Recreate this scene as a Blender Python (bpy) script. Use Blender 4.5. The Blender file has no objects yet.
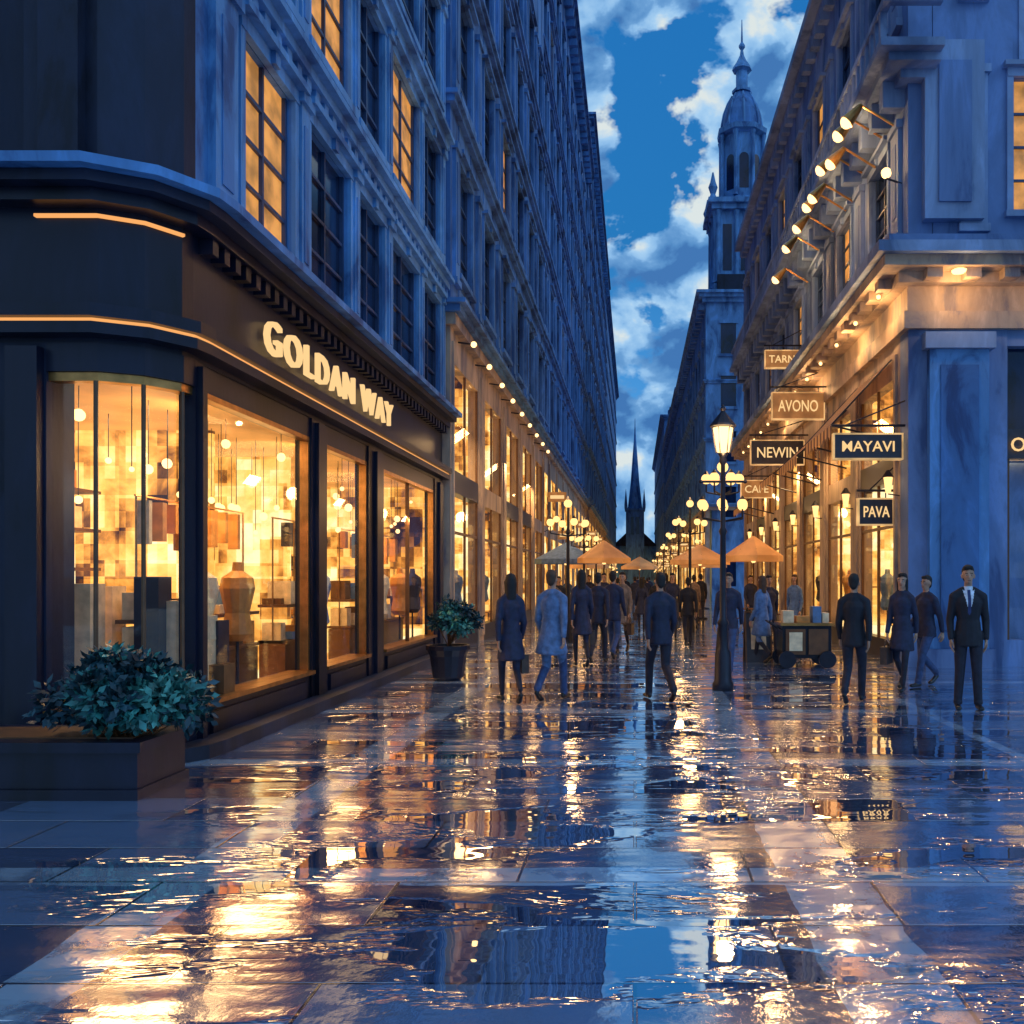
import bpy, bmesh, math, random
import numpy as np
from mathutils import Vector, Matrix
random.seed(7); np.random.seed(7)
S=bpy.context.scene
S.view_settings.view_transform='Standard'
try: S.view_settings.look='None'
except Exception: pass
S.view_settings.exposure=0
COL=S.collection
F=900.0; H=1.68

# ------------------------------------------------------------ materials
def N(nt,t,**kw):
    n=nt.nodes.new(t)
    for k,v in kw.items():
        if k.startswith('_'): setattr(n,k[1:],v)
        else: n.inputs[k].default_value=v
    return n
def mat(name):
    m=bpy.data.materials.new(name); m.use_nodes=True
    nt=m.node_tree; nt.nodes.clear()
    out=nt.nodes.new('ShaderNodeOutputMaterial')
    return m,nt,out
def ramp(nt,stops,interp='LINEAR'):
    r=nt.nodes.new('ShaderNodeValToRGB'); cr=r.color_ramp; cr.interpolation=interp
    while len(cr.elements)<len(stops): cr.elements.new(0.5)
    for e,(p,c) in zip(cr.elements,stops):
        e.position=p; e.color=(c[0],c[1],c[2],1)
    return r
def mul(c,k): return tuple(x*k for x in c)
def coords(nt,scale=(1,1,1)):
    tc=nt.nodes.new('ShaderNodeNewGeometry')
    mp=nt.nodes.new('ShaderNodeMapping'); mp.inputs['Scale'].default_value=scale
    nt.links.new(tc.outputs['Position'],mp.inputs['Vector'])
    return mp.outputs['Vector']
def stone(name,c1,c2,rough=0.6,scale=1.2,bump=0.15,vs=(1,1,0.35),metal=0,spec=0.4):
    m,nt,out=mat(name); L=nt.links.new
    p=N(nt,'ShaderNodeBsdfPrincipled',Roughness=rough,Metallic=metal)
    p.inputs['Specular IOR Level'].default_value=spec
    v=coords(nt,vs)
    n1=N(nt,'ShaderNodeTexNoise',Scale=scale,Detail=6.0,Roughness=0.62,Distortion=0.6); L(v,n1.inputs['Vector'])
    r=ramp(nt,[(0.30,mul(c2,0.7)),(0.40,c2),(0.47,mul(c1,0.85)),(0.55,c1),(0.62,mul(c1,1.3)),(.70,mul(c1,.9))])
    L(n1.outputs['Fac'],r.inputs[0]); L(r.outputs[0],p.inputs['Base Color'])
    if bump>0:
        n2=N(nt,'ShaderNodeTexNoise',Scale=scale*14,Detail=3.0); L(v,n2.inputs['Vector'])
        b=N(nt,'ShaderNodeBump',Strength=bump,Distance=0.02); L(n2.outputs['Fac'],b.inputs['Height'])
        L(b.outputs[0],p.inputs['Normal'])
    L(p.outputs[0],out.inputs[0])
    return m
def emis(name,c,s,sample=False):
    m,nt,out=mat(name)
    e=N(nt,'ShaderNodeEmission',Strength=s); e.inputs[0].default_value=(*c,1)
    nt.links.new(e.outputs[0],out.inputs[0])
    if not sample: m.cycles.emission_sampling='NONE'
    return m
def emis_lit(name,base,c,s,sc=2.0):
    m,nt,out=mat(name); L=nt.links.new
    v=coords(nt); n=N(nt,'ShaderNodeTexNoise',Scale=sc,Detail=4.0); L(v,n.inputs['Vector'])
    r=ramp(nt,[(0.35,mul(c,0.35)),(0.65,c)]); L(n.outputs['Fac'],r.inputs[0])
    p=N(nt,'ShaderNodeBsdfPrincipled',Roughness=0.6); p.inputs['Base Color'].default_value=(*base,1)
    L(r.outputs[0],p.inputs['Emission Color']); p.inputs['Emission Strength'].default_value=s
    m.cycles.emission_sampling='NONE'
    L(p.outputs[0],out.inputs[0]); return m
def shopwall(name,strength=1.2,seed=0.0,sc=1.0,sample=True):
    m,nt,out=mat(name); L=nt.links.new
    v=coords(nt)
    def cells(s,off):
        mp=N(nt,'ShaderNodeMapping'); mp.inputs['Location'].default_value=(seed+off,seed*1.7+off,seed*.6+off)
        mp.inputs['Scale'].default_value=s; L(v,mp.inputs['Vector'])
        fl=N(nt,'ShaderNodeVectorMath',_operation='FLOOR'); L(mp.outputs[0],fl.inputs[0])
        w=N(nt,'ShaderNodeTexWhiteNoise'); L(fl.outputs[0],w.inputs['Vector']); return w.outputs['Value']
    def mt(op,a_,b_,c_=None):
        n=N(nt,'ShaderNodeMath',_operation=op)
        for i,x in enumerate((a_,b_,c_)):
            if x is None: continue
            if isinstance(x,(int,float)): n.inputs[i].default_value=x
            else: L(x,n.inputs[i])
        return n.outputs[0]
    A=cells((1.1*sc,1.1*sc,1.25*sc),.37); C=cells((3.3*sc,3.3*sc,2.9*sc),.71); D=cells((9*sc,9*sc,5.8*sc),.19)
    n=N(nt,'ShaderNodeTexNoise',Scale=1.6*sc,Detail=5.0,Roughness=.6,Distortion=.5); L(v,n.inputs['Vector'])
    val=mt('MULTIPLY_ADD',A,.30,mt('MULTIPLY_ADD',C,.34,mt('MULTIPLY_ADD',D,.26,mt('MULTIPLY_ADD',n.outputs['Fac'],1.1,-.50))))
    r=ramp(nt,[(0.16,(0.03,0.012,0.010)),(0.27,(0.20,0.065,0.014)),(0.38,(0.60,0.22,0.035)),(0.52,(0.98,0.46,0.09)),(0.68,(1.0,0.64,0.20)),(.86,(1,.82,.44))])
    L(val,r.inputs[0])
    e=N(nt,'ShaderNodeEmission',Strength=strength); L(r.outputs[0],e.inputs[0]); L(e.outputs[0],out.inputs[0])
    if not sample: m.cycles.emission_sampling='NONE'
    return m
def glassmat(name):
    m,nt,out=mat(name); L=nt.links.new
    t=N(nt,'ShaderNodeBsdfTransparent'); t.inputs[0].default_value=(0.98,0.98,0.98,1)
    g=N(nt,'ShaderNodeBsdfGlossy',Roughness=0.02)
    lw=N(nt,'ShaderNodeLayerWeight',Blend=0.35)
    mm=N(nt,'ShaderNodeMath',_operation='MULTIPLY_ADD'); mm.inputs[1].default_value=0.18; mm.inputs[2].default_value=0.02
    L(lw.outputs['Fresnel'],mm.inputs[0])
    mx=N(nt,'ShaderNodeMixShader'); L(mm.outputs[0],mx.inputs[0]); L(t.outputs[0],mx.inputs[1]); L(g.outputs[0],mx.inputs[2])
    L(mx.outputs[0],out.inputs[0]); return m
def simple(name,c,rough=0.5,metal=0.0,var=0.25,sc=8.0):
    m,nt,out=mat(name); L=nt.links.new
    v=coords(nt); n=N(nt,'ShaderNodeTexNoise',Scale=sc,Detail=4.0); L(v,n.inputs['Vector'])
    r=ramp(nt,[(0.3,mul(c,1-var)),(0.7,mul(c,1+var))]); L(n.outputs['Fac'],r.inputs[0])
    p=N(nt,'ShaderNodeBsdfPrincipled',Roughness=rough,Metallic=metal); L(r.outputs[0],p.inputs['Base Color'])
    b=N(nt,'ShaderNodeBump',Strength=0.2,Distance=0.01); L(n.outputs['Fac'],b.inputs['Height']); L(b.outputs[0],p.inputs['Normal'])
    L(p.outputs[0],out.inputs[0]); return m

M={}
M['stoneA']=stone('blue_limestone',(0.085,0.24,0.52),(0.03,0.09,0.24))
M['stoneAtrim']=stone('blue_limestone_trim',(0.12,0.32,0.62),(0.05,0.14,0.33))
M['stoneDark']=stone('dark_and_shaded_stone',(0.010,0.016,0.042),(0.004,0.006,0.018))  # dark stone; on the corner shop's front and chamfer it paints in shade
M['black']=stone('black_painted_joinery',(0.008,0.010,0.026),(0.004,0.005,0.012),rough=0.35,bump=0.05,spec=0.35)
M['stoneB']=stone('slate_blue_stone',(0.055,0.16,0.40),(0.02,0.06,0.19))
M['stoneBtrim']=stone('slate_blue_trim',(0.08,0.22,0.50),(0.03,0.09,0.25))
M['beige']=stone('beige_stone',(0.46,0.34,0.25),(0.22,0.18,0.19))
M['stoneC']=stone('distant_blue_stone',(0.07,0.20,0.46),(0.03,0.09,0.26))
M['stoneE']=stone('grey_blue_stone',(0.13,0.22,0.44),(0.055,0.10,0.24),scale=.8)
M['stoneEtrim']=stone('grey_stone_trim',(0.22,0.31,0.50),(0.10,0.16,0.30),scale=.8)
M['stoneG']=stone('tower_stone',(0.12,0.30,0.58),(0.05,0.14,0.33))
M['win']=stone('dark_window_glass',(0.006,0.018,0.060),(0.003,0.007,0.022),rough=0.12,bump=0.0,spec=0.45)
M['frame']=stone('window_frame_dark',(0.03,0.06,0.14),(0.015,0.025,0.06),rough=0.4)
M['winlit']=emis_lit('lit_window_glass',(0.3,0.15,0.05),(1.0,0.42,0.09),0.75,3.0)
M['shop1']=shopwall('shop_display_wall',1.75,0.0)  # shop walls emit their own patterned glow to stand for lit interiors
M['shop2']=shopwall('self_lit_shop_wall_b',1.8,3.3,0.8)
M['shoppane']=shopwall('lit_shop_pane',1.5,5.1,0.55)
M['inwall']=emis_lit('self_lit_plaster',(0.6,0.33,0.11),(0.9,0.42,0.10),0.7,1.0)  # plaster with warm interior light put in as emission
M['wood']=simple('walnut_shelf',(0.13,0.055,0.02),0.45)
M['cream']=simple('cream_goods',(0.75,0.60,0.38),0.6)
M['amberg']=simple('amber_goods',(0.55,0.23,0.05),0.5)
M['darkg']=simple('dark_goods',(0.02,0.02,0.04),0.5)
M['blueg']=simple('blue_goods',(0.10,0.2,0.38),0.5)
M['glass']=glassmat('shop_glass')
M['bulb']=emis('warm_bulb',(1.0,0.62,0.24),3.2)
M['globe']=emis('warm_globe',(1.0,0.58,0.20),2.0)
M['strip']=emis('copper_light_strip',(1.0,0.44,0.14),1.0)
M['letters']=emis('sign_letters_glow',(1.0,0.64,0.28),1.05)
M['signbd']=simple('sign_board_black',(0.03,0.03,0.045),0.4)
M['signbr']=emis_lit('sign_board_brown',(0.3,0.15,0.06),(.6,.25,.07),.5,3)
M['iron']=simple('black_iron',(0.012,0.014,0.028),0.4,0.3)
M['brass']=simple('aged_brass',(0.5,0.25,0.08),0.3,0.9)
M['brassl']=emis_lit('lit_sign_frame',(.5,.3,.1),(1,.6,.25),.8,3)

# ------------------------------------------------------------ mesh builder
class Frame:
    def __init__(s,o,sd,nd): s.o=o; s.s=sd; s.n=nd; s.det=sd[0]*nd[1]-sd[1]*nd[0]
    def p(f,s,n,z): return (f.o[0]+f.s[0]*s+f.n[0]*n, f.o[1]+f.s[1]*s+f.n[1]*n, z)
def LF(x): return Frame((x,0),(0,1),(1,0))
def RF(x): return Frame((x,0),(0,1),(-1,0))
def FF(y): return Frame((0,y),(1,0),(0,-1))
WF=Frame((0,0),(1,0),(0,1))
def empty(name,loc=(0,0,0)):
    e=bpy.data.objects.new(name,None); e.empty_display_size=0.3; e.location=loc; COL.objects.link(e); return e
class B:
    def __init__(s,name,loc=(0,0,0)):
        s.name=name; s.parts={}; s.loc=loc; s.root=None
    def _p(s,part,m):
        return s.parts.setdefault((part,m),([],[]))
    def box(s,part,m,f,s0,s1,n0,n1,z0,z1):
        if s0>s1: s0,s1=s1,s0
        if n0>n1: n0,n1=n1,n0
        V,Fc=s._p(part,m); b=len(V)
        for z in (z0,z1):
            for (a,c) in ((s0,n0),(s1,n0),(s1,n1),(s0,n1)): V.append(f.p(a,c,z))
        q=[(0,3,2,1),(4,5,6,7),(0,1,5,4),(1,2,6,5),(2,3,7,6),(3,0,4,7)]
        for t in q:
            if f.det<0: t=t[::-1]
            Fc.append(tuple(b+i for i in t))
    def mesh(s,part,m,verts,faces):
        V,Fc=s._p(part,m); b=len(V); V.extend([tuple(v) for v in verts]); Fc.extend([tuple(b+i for i in f) for f in faces])
    def lathe(s,part,m,c,prof,seg=12,rot=0):
        V=[];Fc=[]
        for (r,z) in prof:
            for k in range(seg):
                a=2*math.pi*k/seg+rot; V.append((c[0]+r*math.cos(a),c[1]+r*math.sin(a),c[2]+z))
        n=len(prof)
        for i in range(n-1):
            for k in range(seg):
                k2=(k+1)%seg; Fc.append((i*seg+k,i*seg+k2,(i+1)*seg+k2,(i+1)*seg+k))
        Fc.append(tuple(range(seg))[::-1]); Fc.append(tuple((n-1)*seg+k for k in range(seg)))
        s.mesh(part,m,V,Fc)
    def rod(s,part,m,a,b,r,seg=6,r2=None):
        a=Vector(a);b=Vector(b);d=(b-a).normalized(); r2=r if r2 is None else r2
        u=d.orthogonal().normalized(); w=d.cross(u); V=[]
        for p,rr in ((a,r),(b,r2)):
            for k in range(seg):
                t=2*math.pi*k/seg; V.append(tuple(p+u*rr*math.cos(t)+w*rr*math.sin(t)))
        Fc=[(k,(k+1)%seg,seg+(k+1)%seg,seg+k) for k in range(seg)]
        Fc+=[tuple(range(seg))[::-1],tuple(range(seg,2*seg))]
        s.mesh(part,m,V,Fc)
    def ball(s,part,m,c,r,seg=10,sz=1.0):
        rings=6; prof=[(max(r*math.sin(math.pi*i/rings),0.001),-r*sz*math.cos(math.pi*i/rings)) for i in range(rings+1)]
        s.lathe(part,m,c,prof,seg)
    def ledge(s,part,m,path,z0,z1,out,inn=-0.2):
        P=[Vector((p[0],p[1])) for p in path]
        def off(d):
            R=[]
            for i in range(len(P)):
                ns=[]
                if i>0: t=(P[i]-P[i-1]).normalized(); ns.append(Vector((t.y,-t.x)))
                if i<len(P)-1: t=(P[i+1]-P[i]).normalized(); ns.append(Vector((t.y,-t.x)))
                n=sum(ns,Vector((0,0))).normalized(); k=d/max(0.3,n.dot(ns[0]))
                R.append(P[i]+n*k)
            return R
        A=off(out);Bq=off(inn);V=[];Fc=[]
        for i in range(len(P)):
            V+= [(A[i].x,A[i].y,z0),(A[i].x,A[i].y,z1),(Bq[i].x,Bq[i].y,z1),(Bq[i].x,Bq[i].y,z0)]
        for i in range(len(P)-1):
            for k in range(4):
                k2=(k+1)%4; Fc.append((i*4+k,(i+1)*4+k,(i+1)*4+k2,i*4+k2))
        Fc.append((0,1,2,3)); e=(len(P)-1)*4; Fc.append((e+3,e+2,e+1,e))
        s.mesh(part,m,V,Fc)
    def done(s,smooth=()):
        s.root=empty(s.name,s.loc)
        byp={}
        for (part,m),(V,Fc) in s.parts.items(): byp.setdefault(part,[]).append((m,V,Fc))
        for part,lst in byp.items():
            me=bpy.data.meshes.new(part); VV=[];FF_=[];MI=[]
            for i,(m,V,Fc) in enumerate(lst):
                b=len(VV); VV+=V; FF_+=[tuple(b+k for k in f) for f in Fc]; MI+=[i]*len(Fc)
                me.materials.append(M[m])
            me.from_pydata(VV,[],FF_); me.polygons.foreach_set('material_index',MI)
            if part in smooth: me.polygons.foreach_set('use_smooth',[True]*len(FF_))
            me.update()
            o=bpy.data.objects.new(part,me); COL.objects.link(o); o.parent=s.root
        return s.root
def text_obj(body,mtx,size,m,parent,ext=0.02,name='letters',align='LEFT',sx=1.0,sp=1.0,off=0.008):
    cu=bpy.data.curves.new(name,'FONT'); cu.body=body; cu.size=size; cu.extrude=ext; cu.align_x=align; cu.offset=off*size
    cu.space_character=sp
    cu.resolution_u=3
    o=bpy.data.objects.new(name,cu); cu.materials.append(M[m]); COL.objects.link(o)
    o.parent=parent; o.matrix_world=mtx@Matrix.Diagonal((sx,1,1,1)); return o
def basis(X,Y,Z,t):
    m=Matrix.Identity(4)
    for i in range(3): m[i][0]=X[i]; m[i][1]=Y[i]; m[i][2]=Z[i]; m[i][3]=t[i]
    return m

def upper(b,f,s0,s1,z0,z1,floors,wins,wm,tm,depth=0.45,lit=(),detail=2,ped=True,pil=True,litp=0.0,rec=0.14):
    edges=[s0]+[x for w in wins for x in w]+[s1]
    for i in range(0,len(edges),2):
        a,c=edges[i],edges[i+1]
        if c-a>0.01: b.box('walls',wm,f,a,c,-depth,0,z0,z1)
        if pil and c-a>0.35 and detail>=1:
            mid=(a+c)/2; w=min(0.5,(c-a)*0.5)
            for j,(zb,zt) in enumerate(floors):
                b.box('pilasters',tm,f,mid-w/2,mid+w/2,-0.05,0.08,zb-0.25,zt+0.05)
                if detail>=2:
                    b.box('pilasters',tm,f,mid-w/2-.05,mid+w/2+.05,-0.05,0.13,zt+0.053,zt+0.2)
                    b.box('pilasters',tm,f,mid-w/2-.04,mid+w/2+.04,-0.05,0.12,zb-0.4,zb-0.253)
                    b.box('pilasters',wm,f,mid-w/4,mid+w/4,0.05,0.095,zb+0.1,zt-0.2)
    for wi,(a,c) in enumerate(wins):
        zs=[z0]+[z for fl in floors for z in fl]+[z1]
        for i in range(0,len(zs),2):
            if zs[i+1]-zs[i]>0.01:
                b.box('walls',wm,f,a,c,-depth+.03,-0.03,zs[i],zs[i+1])
                if detail>=2 and zs[i+1]-zs[i]>0.7:
                    b.box('walls',tm,f,a+.12,c-.12,-0.04,0.0,zs[i]+0.28,zs[i+1]-0.28)
        for fi,(zb,zt) in enumerate(floors):
            L=(wi,fi) in lit or random.random()<litp
            b.box('window_glass','winlit' if L else 'win',f,a,c,-rec-.04,-rec,zb,zt)
            mid=(a+c)/2; fw=0.045
            b.box('window_frames','frame',f,mid-fw/2,mid+fw/2,-rec-.01,-rec+.045,zb,zt)
            b.box('window_frames','frame',f,a,a+fw*1.3,-rec-.01,-rec+.05,zb,zt); b.box('window_frames','frame',f,c-fw*1.3,c,-rec-.01,-rec+.05,zb,zt)
            for k in ((0.25,0.5,0.75) if detail>=2 else (0.6,)):
                zz=zb+(zt-zb)*k; b.box('window_frames','frame',f,a,c,-rec-.007,-rec+.04,zz-fw/2,zz+fw/2)
            if detail>=1:
                b.box('window_trim',tm,f,a-.12,a-.002,-0.02,0.05,zb,zt+.0); b.box('window_trim',tm,f,c+.002,c+.12,-0.02,0.05,zb,zt)
                b.box('window_trim',tm,f,a-.16,c+.16,-0.12,0.11,zb-.12,zb-.002)
                b.box('window_trim',tm,f,a-.12,c+.12,-0.02,0.065,zt+.002,zt+.16)
                if ped: 
                    b.box('window_trim',tm,f,a-.2,c+.2,-0.02,0.17,zt+.163,zt+.25)
                    if detail>=2:
                        b.box('window_trim',tm,f,mid-.07,mid+.07,-0.01,0.12,zt+.02,zt+.161)
def dentils(b,f,s0,s1,z0,z1,tm,n=0.12,step=0.3,w=0.14):
    s=s0
    while s<s1: b.box('cornice',tm,f,s,s+w,-0.02,n,z0,z1); s+=step

def goods(b,f,s0,s1,n0,zlist,dn=0.35,dens=.8):
    for z in zlist:
        b.box('shelves','wood',f,s0,s1,n0,n0+dn,z-.04,z)
        s=s0+0.05
        while s<s1-0.15:
            w=random.uniform(.08,.3); h=random.uniform(.08,.34)
            if random.random()<dens:
                b.box('merchandise',random.choice(['cream','cream','amberg','darkg','blueg','wood']),f,s,min(s+w,s1),n0+.04,n0+dn-random.uniform(.02,.12),z+.001,z+h)
            s+=w+random.uniform(.02,.16)
def area(name,loc,size,energy,rot,color=(1,.60,.25),parent=None,sy=None):
    l=bpy.data.lights.new(name,'AREA'); l.energy=energy; l.color=color; l.size=size
    if sy: l.shape='RECTANGLE'; l.size_y=sy
    o=bpy.data.objects.new(name,l); o.location=loc; o.rotation_euler=rot; COL.objects.link(o)
    if parent: o.parent=parent; o.location=Vector(loc)-parent.location
    return o
def point(name,loc,energy,parent=None,r=0.08,color=(1,.56,.22)):
    l=bpy.data.lights.new(name,'POINT'); l.energy=energy; l.color=color; l.shadow_soft_size=r
    o=bpy.data.objects.new(name,l); o.location=loc; COL.objects.link(o)
    if parent: o.parent=parent; o.location=Vector(loc)-parent.location
    return o

# ============================================================ BUILDING A (corner shop)
XL=-4.2
a=B('corner_shop_building'); f=LF(XL)
pathA=[(-12,7.95),(-4.75,7.95),(-4.42,8.12),(-4.22,8.42),(XL,8.6),(XL,19.7)]
bays=[(8.75,11.7),(12.2,14.2),(15.05,18.9)]
edges=[8.6]+[x for w in bays for x in w]+[19.7]
for i in range(0,len(edges),2):
    p0,p1=edges[i],edges[i+1]
    a.box('shopfront','black',f,p0,p1,-.16 if i==0 else -.22,0,0,3.75)
    m=(p0+p1)/2; w=min(.3,(p1-p0)*.6)
    a.box('shopfront','black',f,m-w/2,m+w/2,-.1,.06,0.1,3.7)
for (p0,p1) in bays:
    a.box('shopfront','black',f,p0,p1,-.2,-.03,0.0,.42)
    a.box('shopfront','black',f,p0+.2,p1-.2,-.05,.01,.12,.34)
    a.box('shopfront','brass',f,p0,p1,-.3,.05,.423,.47)
    a.box('shopfront','black',f,p0,p1,-.3,-.03,3.5,3.75)
    a.box('glass','glass',f,p0+.05,p1-.05,-.10,-.09,.47,3.5)
    for q in (p0,p1-.05): a.box('window_frames','brass',f,q,q+.05,-.14,-.03,.47,3.5)
    a.box('window_frames','brass',f,p0+.052,p1-.052,-.14,-.03,3.44,3.498)
    if p1-p0>3.5:
        for q in np.linspace(p0,p1,3)[1:-1]: a.box('window_frames','wood',f,q-.015,q+.015,-.13,-.06,.472,3.44)
ff=FF(7.95)
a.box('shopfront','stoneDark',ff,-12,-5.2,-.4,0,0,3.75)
a.box('shopfront','black',ff,-5.5,-5.22,-.1,.1,0,3.7)
pc=[(-5.2,7.95),(-4.75,7.95),(-4.42,8.12),(-4.22,8.42),(XL,8.6)]
a.ledge('shopfront','black',pc,0,.45,0,-.3)
a.ledge('shopfront','brass',pc,.452,.5,.05,-.3)
a.ledge('shopfront','black',pc,3.5,3.75,0,-.3)
a.ledge('window_frames','brass',pc,3.42,3.498,-.03,-.16)
a.ledge('glass','glass',pc,.5,3.42,-.08,-.09)
for q in pc[1:-1]: a.rod('window_frames','wood',(q[0]-.03,q[1]+.03,.5),(q[0]-.03,q[1]+.03,3.42),.02)
a.ledge('fascia','black',pathA,3.753,5.0,-.02,-.5)
a.ledge('fascia','black',pathA,3.8,3.9,.16,-.1)
a.ledge('light_strip','strip',pathA,3.903,3.935,.13,-.05)
a.ledge('fascia','black',pathA,3.938,4.05,.2,-.1)
a.ledge('light_strip','strip',[(-5.3,7.95),(-4.75,7.95),(-4.42,8.12),(-4.22,8.42)],4.86,4.885,.02,-.05)
a.ledge('cornice','black',pathA,4.95,5.06,.16,-.4)
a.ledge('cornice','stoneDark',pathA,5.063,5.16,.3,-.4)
a.ledge('cornice','stoneA',pathA,5.163,5.25,.42,-.4)
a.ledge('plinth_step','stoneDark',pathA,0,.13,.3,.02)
wA=[(9.6,11.0),(11.55,13.15),(13.6,14.95),(15.45,17.3),(17.75,19.2)]
flA=[(5.5,7.5),(8.55,10.7),(11.8,13.8),(15,17)]
upper(a,f,8.6,19.7,5.2,18.5,flA,wA,'stoneA','stoneAtrim',lit={(0,0),(1,1),(3,1)},rec=.1)
f2=FF(7.95)
for w in [(-12,-6.1),(-5.4,-4.75)]:
    a.box('walls','stoneDark',f2,w[0],w[1],-.4,0,5.2,18.5)  # front face darkness put into the material, standing in for shading
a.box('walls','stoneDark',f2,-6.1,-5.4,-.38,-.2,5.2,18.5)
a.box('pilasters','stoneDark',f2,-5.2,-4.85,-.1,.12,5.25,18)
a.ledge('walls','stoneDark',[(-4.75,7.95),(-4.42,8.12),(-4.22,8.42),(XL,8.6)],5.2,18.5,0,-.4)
pathU=[(XL,8.6),(XL,19.7)]
for z in (7.95,11.0,14.2): 
    a.ledge('cornice','stoneAtrim',pathU,z,z+.13,.15,-.1); a.ledge('cornice','stoneAtrim',pathU,z+.133,z+.22,.26,-.1)
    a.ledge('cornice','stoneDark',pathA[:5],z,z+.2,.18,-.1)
    dentils(a,f,8.7,19.6,z-.12,z-.002,'stoneAtrim',.1,.32,.15)
dentils(a,f,8.7,19.6,4.8,4.947,'black',.12,.25,.12)
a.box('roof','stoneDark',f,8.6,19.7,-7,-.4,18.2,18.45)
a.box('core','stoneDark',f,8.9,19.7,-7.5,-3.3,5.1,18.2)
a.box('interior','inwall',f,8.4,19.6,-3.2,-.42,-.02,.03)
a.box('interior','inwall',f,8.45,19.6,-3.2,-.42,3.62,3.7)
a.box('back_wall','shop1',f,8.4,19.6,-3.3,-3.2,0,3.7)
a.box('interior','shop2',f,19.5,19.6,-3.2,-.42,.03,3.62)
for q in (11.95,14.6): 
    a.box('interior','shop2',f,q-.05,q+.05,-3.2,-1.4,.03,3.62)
goods(a,f,8.8,11.8,-3.15,(.9,1.35,1.8,2.3,2.8),dens=.5); goods(a,f,12.1,14.5,-3.15,(.9,1.4,1.9,2.4),dens=.5); goods(a,f,14.8,19.4,-3.15,(.9,1.4,1.9,2.4),dens=.5)
goods(a,f,9.0,11.5,-1.0,(.85,1.25),.4); goods(a,f,12.4,14.0,-1.0,(.8,1.3),.4); goods(a,f,15.2,18.7,-1.0,(.85,1.3),.4)
for (p0,p1) in [(9.0,11.5),(12.4,14),(15.2,18.7)]:
    a.box('counters','wood',f,p0,p1,-.98,-.62,.03,.8)
    for q in (p0+.02,(p0+p1)/2,p1-.02): a.rod('racks','brass',f.p(q,-.8,.8),f.p(q,-.8,2.5),.012,5)
    a.rod('racks','brass',f.p(p0,-.8,2.5),f.p(p1,-.8,2.5),.012,5)
    q=p0+.15
    while q<p1-.1:
        if random.random()<.6:
            h=random.uniform(.25,.55); a.box('hanging_goods',random.choice(['cream','amberg','darkg','blueg','amberg']),f,q,q+random.uniform(.05,.2),-.86,-.74,2.46-h,2.46)
        q+=random.uniform(.15,.35)
for x in np.arange(8.8,19,0.36):
    for n in (-.6,-1.2,-2.0):
        if random.random()<.25: continue
        L=random.uniform(.25,1.3); p=f.p(x+random.uniform(-.15,.15),n+random.uniform(-.2,.2),3.6)
        a.rod('pendants','iron',p,(p[0],p[1],p[2]-L),.005,4); a.ball('pendants','bulb',(p[0],p[1],p[2]-L),random.uniform(.025,.07),8)
for k in range(16):
    x=-5.0+random.uniform(-.5,.6); y=8.5+random.uniform(0,1.2); h=random.uniform(.6,1.7)
    a.box('merchandise',random.choice(['cream','amberg','darkg','wood']),WF,x,x+random.uniform(.06,.25),y,y+.25,.03,h)
def dummy(b,f,s,n,m_):
    p=f.p(s,n,0)
    b.lathe('display_dummies',m_,(p[0],p[1],.95),[(.10,0),(.17,.08),(.13,.32),(.19,.6),(.17,.72),(.06,.8),(.05,.9)],12); b.rod('display_dummies','iron',(p[0],p[1],.05),(p[0],p[1],.98),.02); b.lathe('display_dummies','iron',(p[0],p[1],.03),[(.18,0),(.16,.03)],10)
for s_,m_ in ((9.4,'cream'),(10.3,'amberg'),(12.9,'blueg'),(16,'cream'),(17.4,'amberg'),(18.4,'darkg')): dummy(a,f,s_,-.35,m_)
rA=a.done()
text_obj('GOLDAN WAY',basis((0,1,0),(0,0,1),(1,0,0),(XL+.06,10.05,4.22)),.56,'letters',rA,.03,sx=1.22,sp=1.2,off=-.006)
for y in (10.2,13.2,16.9): area('shop_ceiling_light',(XL-1.5,y,3.55),1.6,95,(0,0,0),parent=rA)
for y,e in ((10.2,75),(13.2,45),(17,75)):
    area('window_display_light',(XL-.5,y,3.3),1.5,e,(0,math.radians(50),0),parent=rA,sy=.3)

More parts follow.
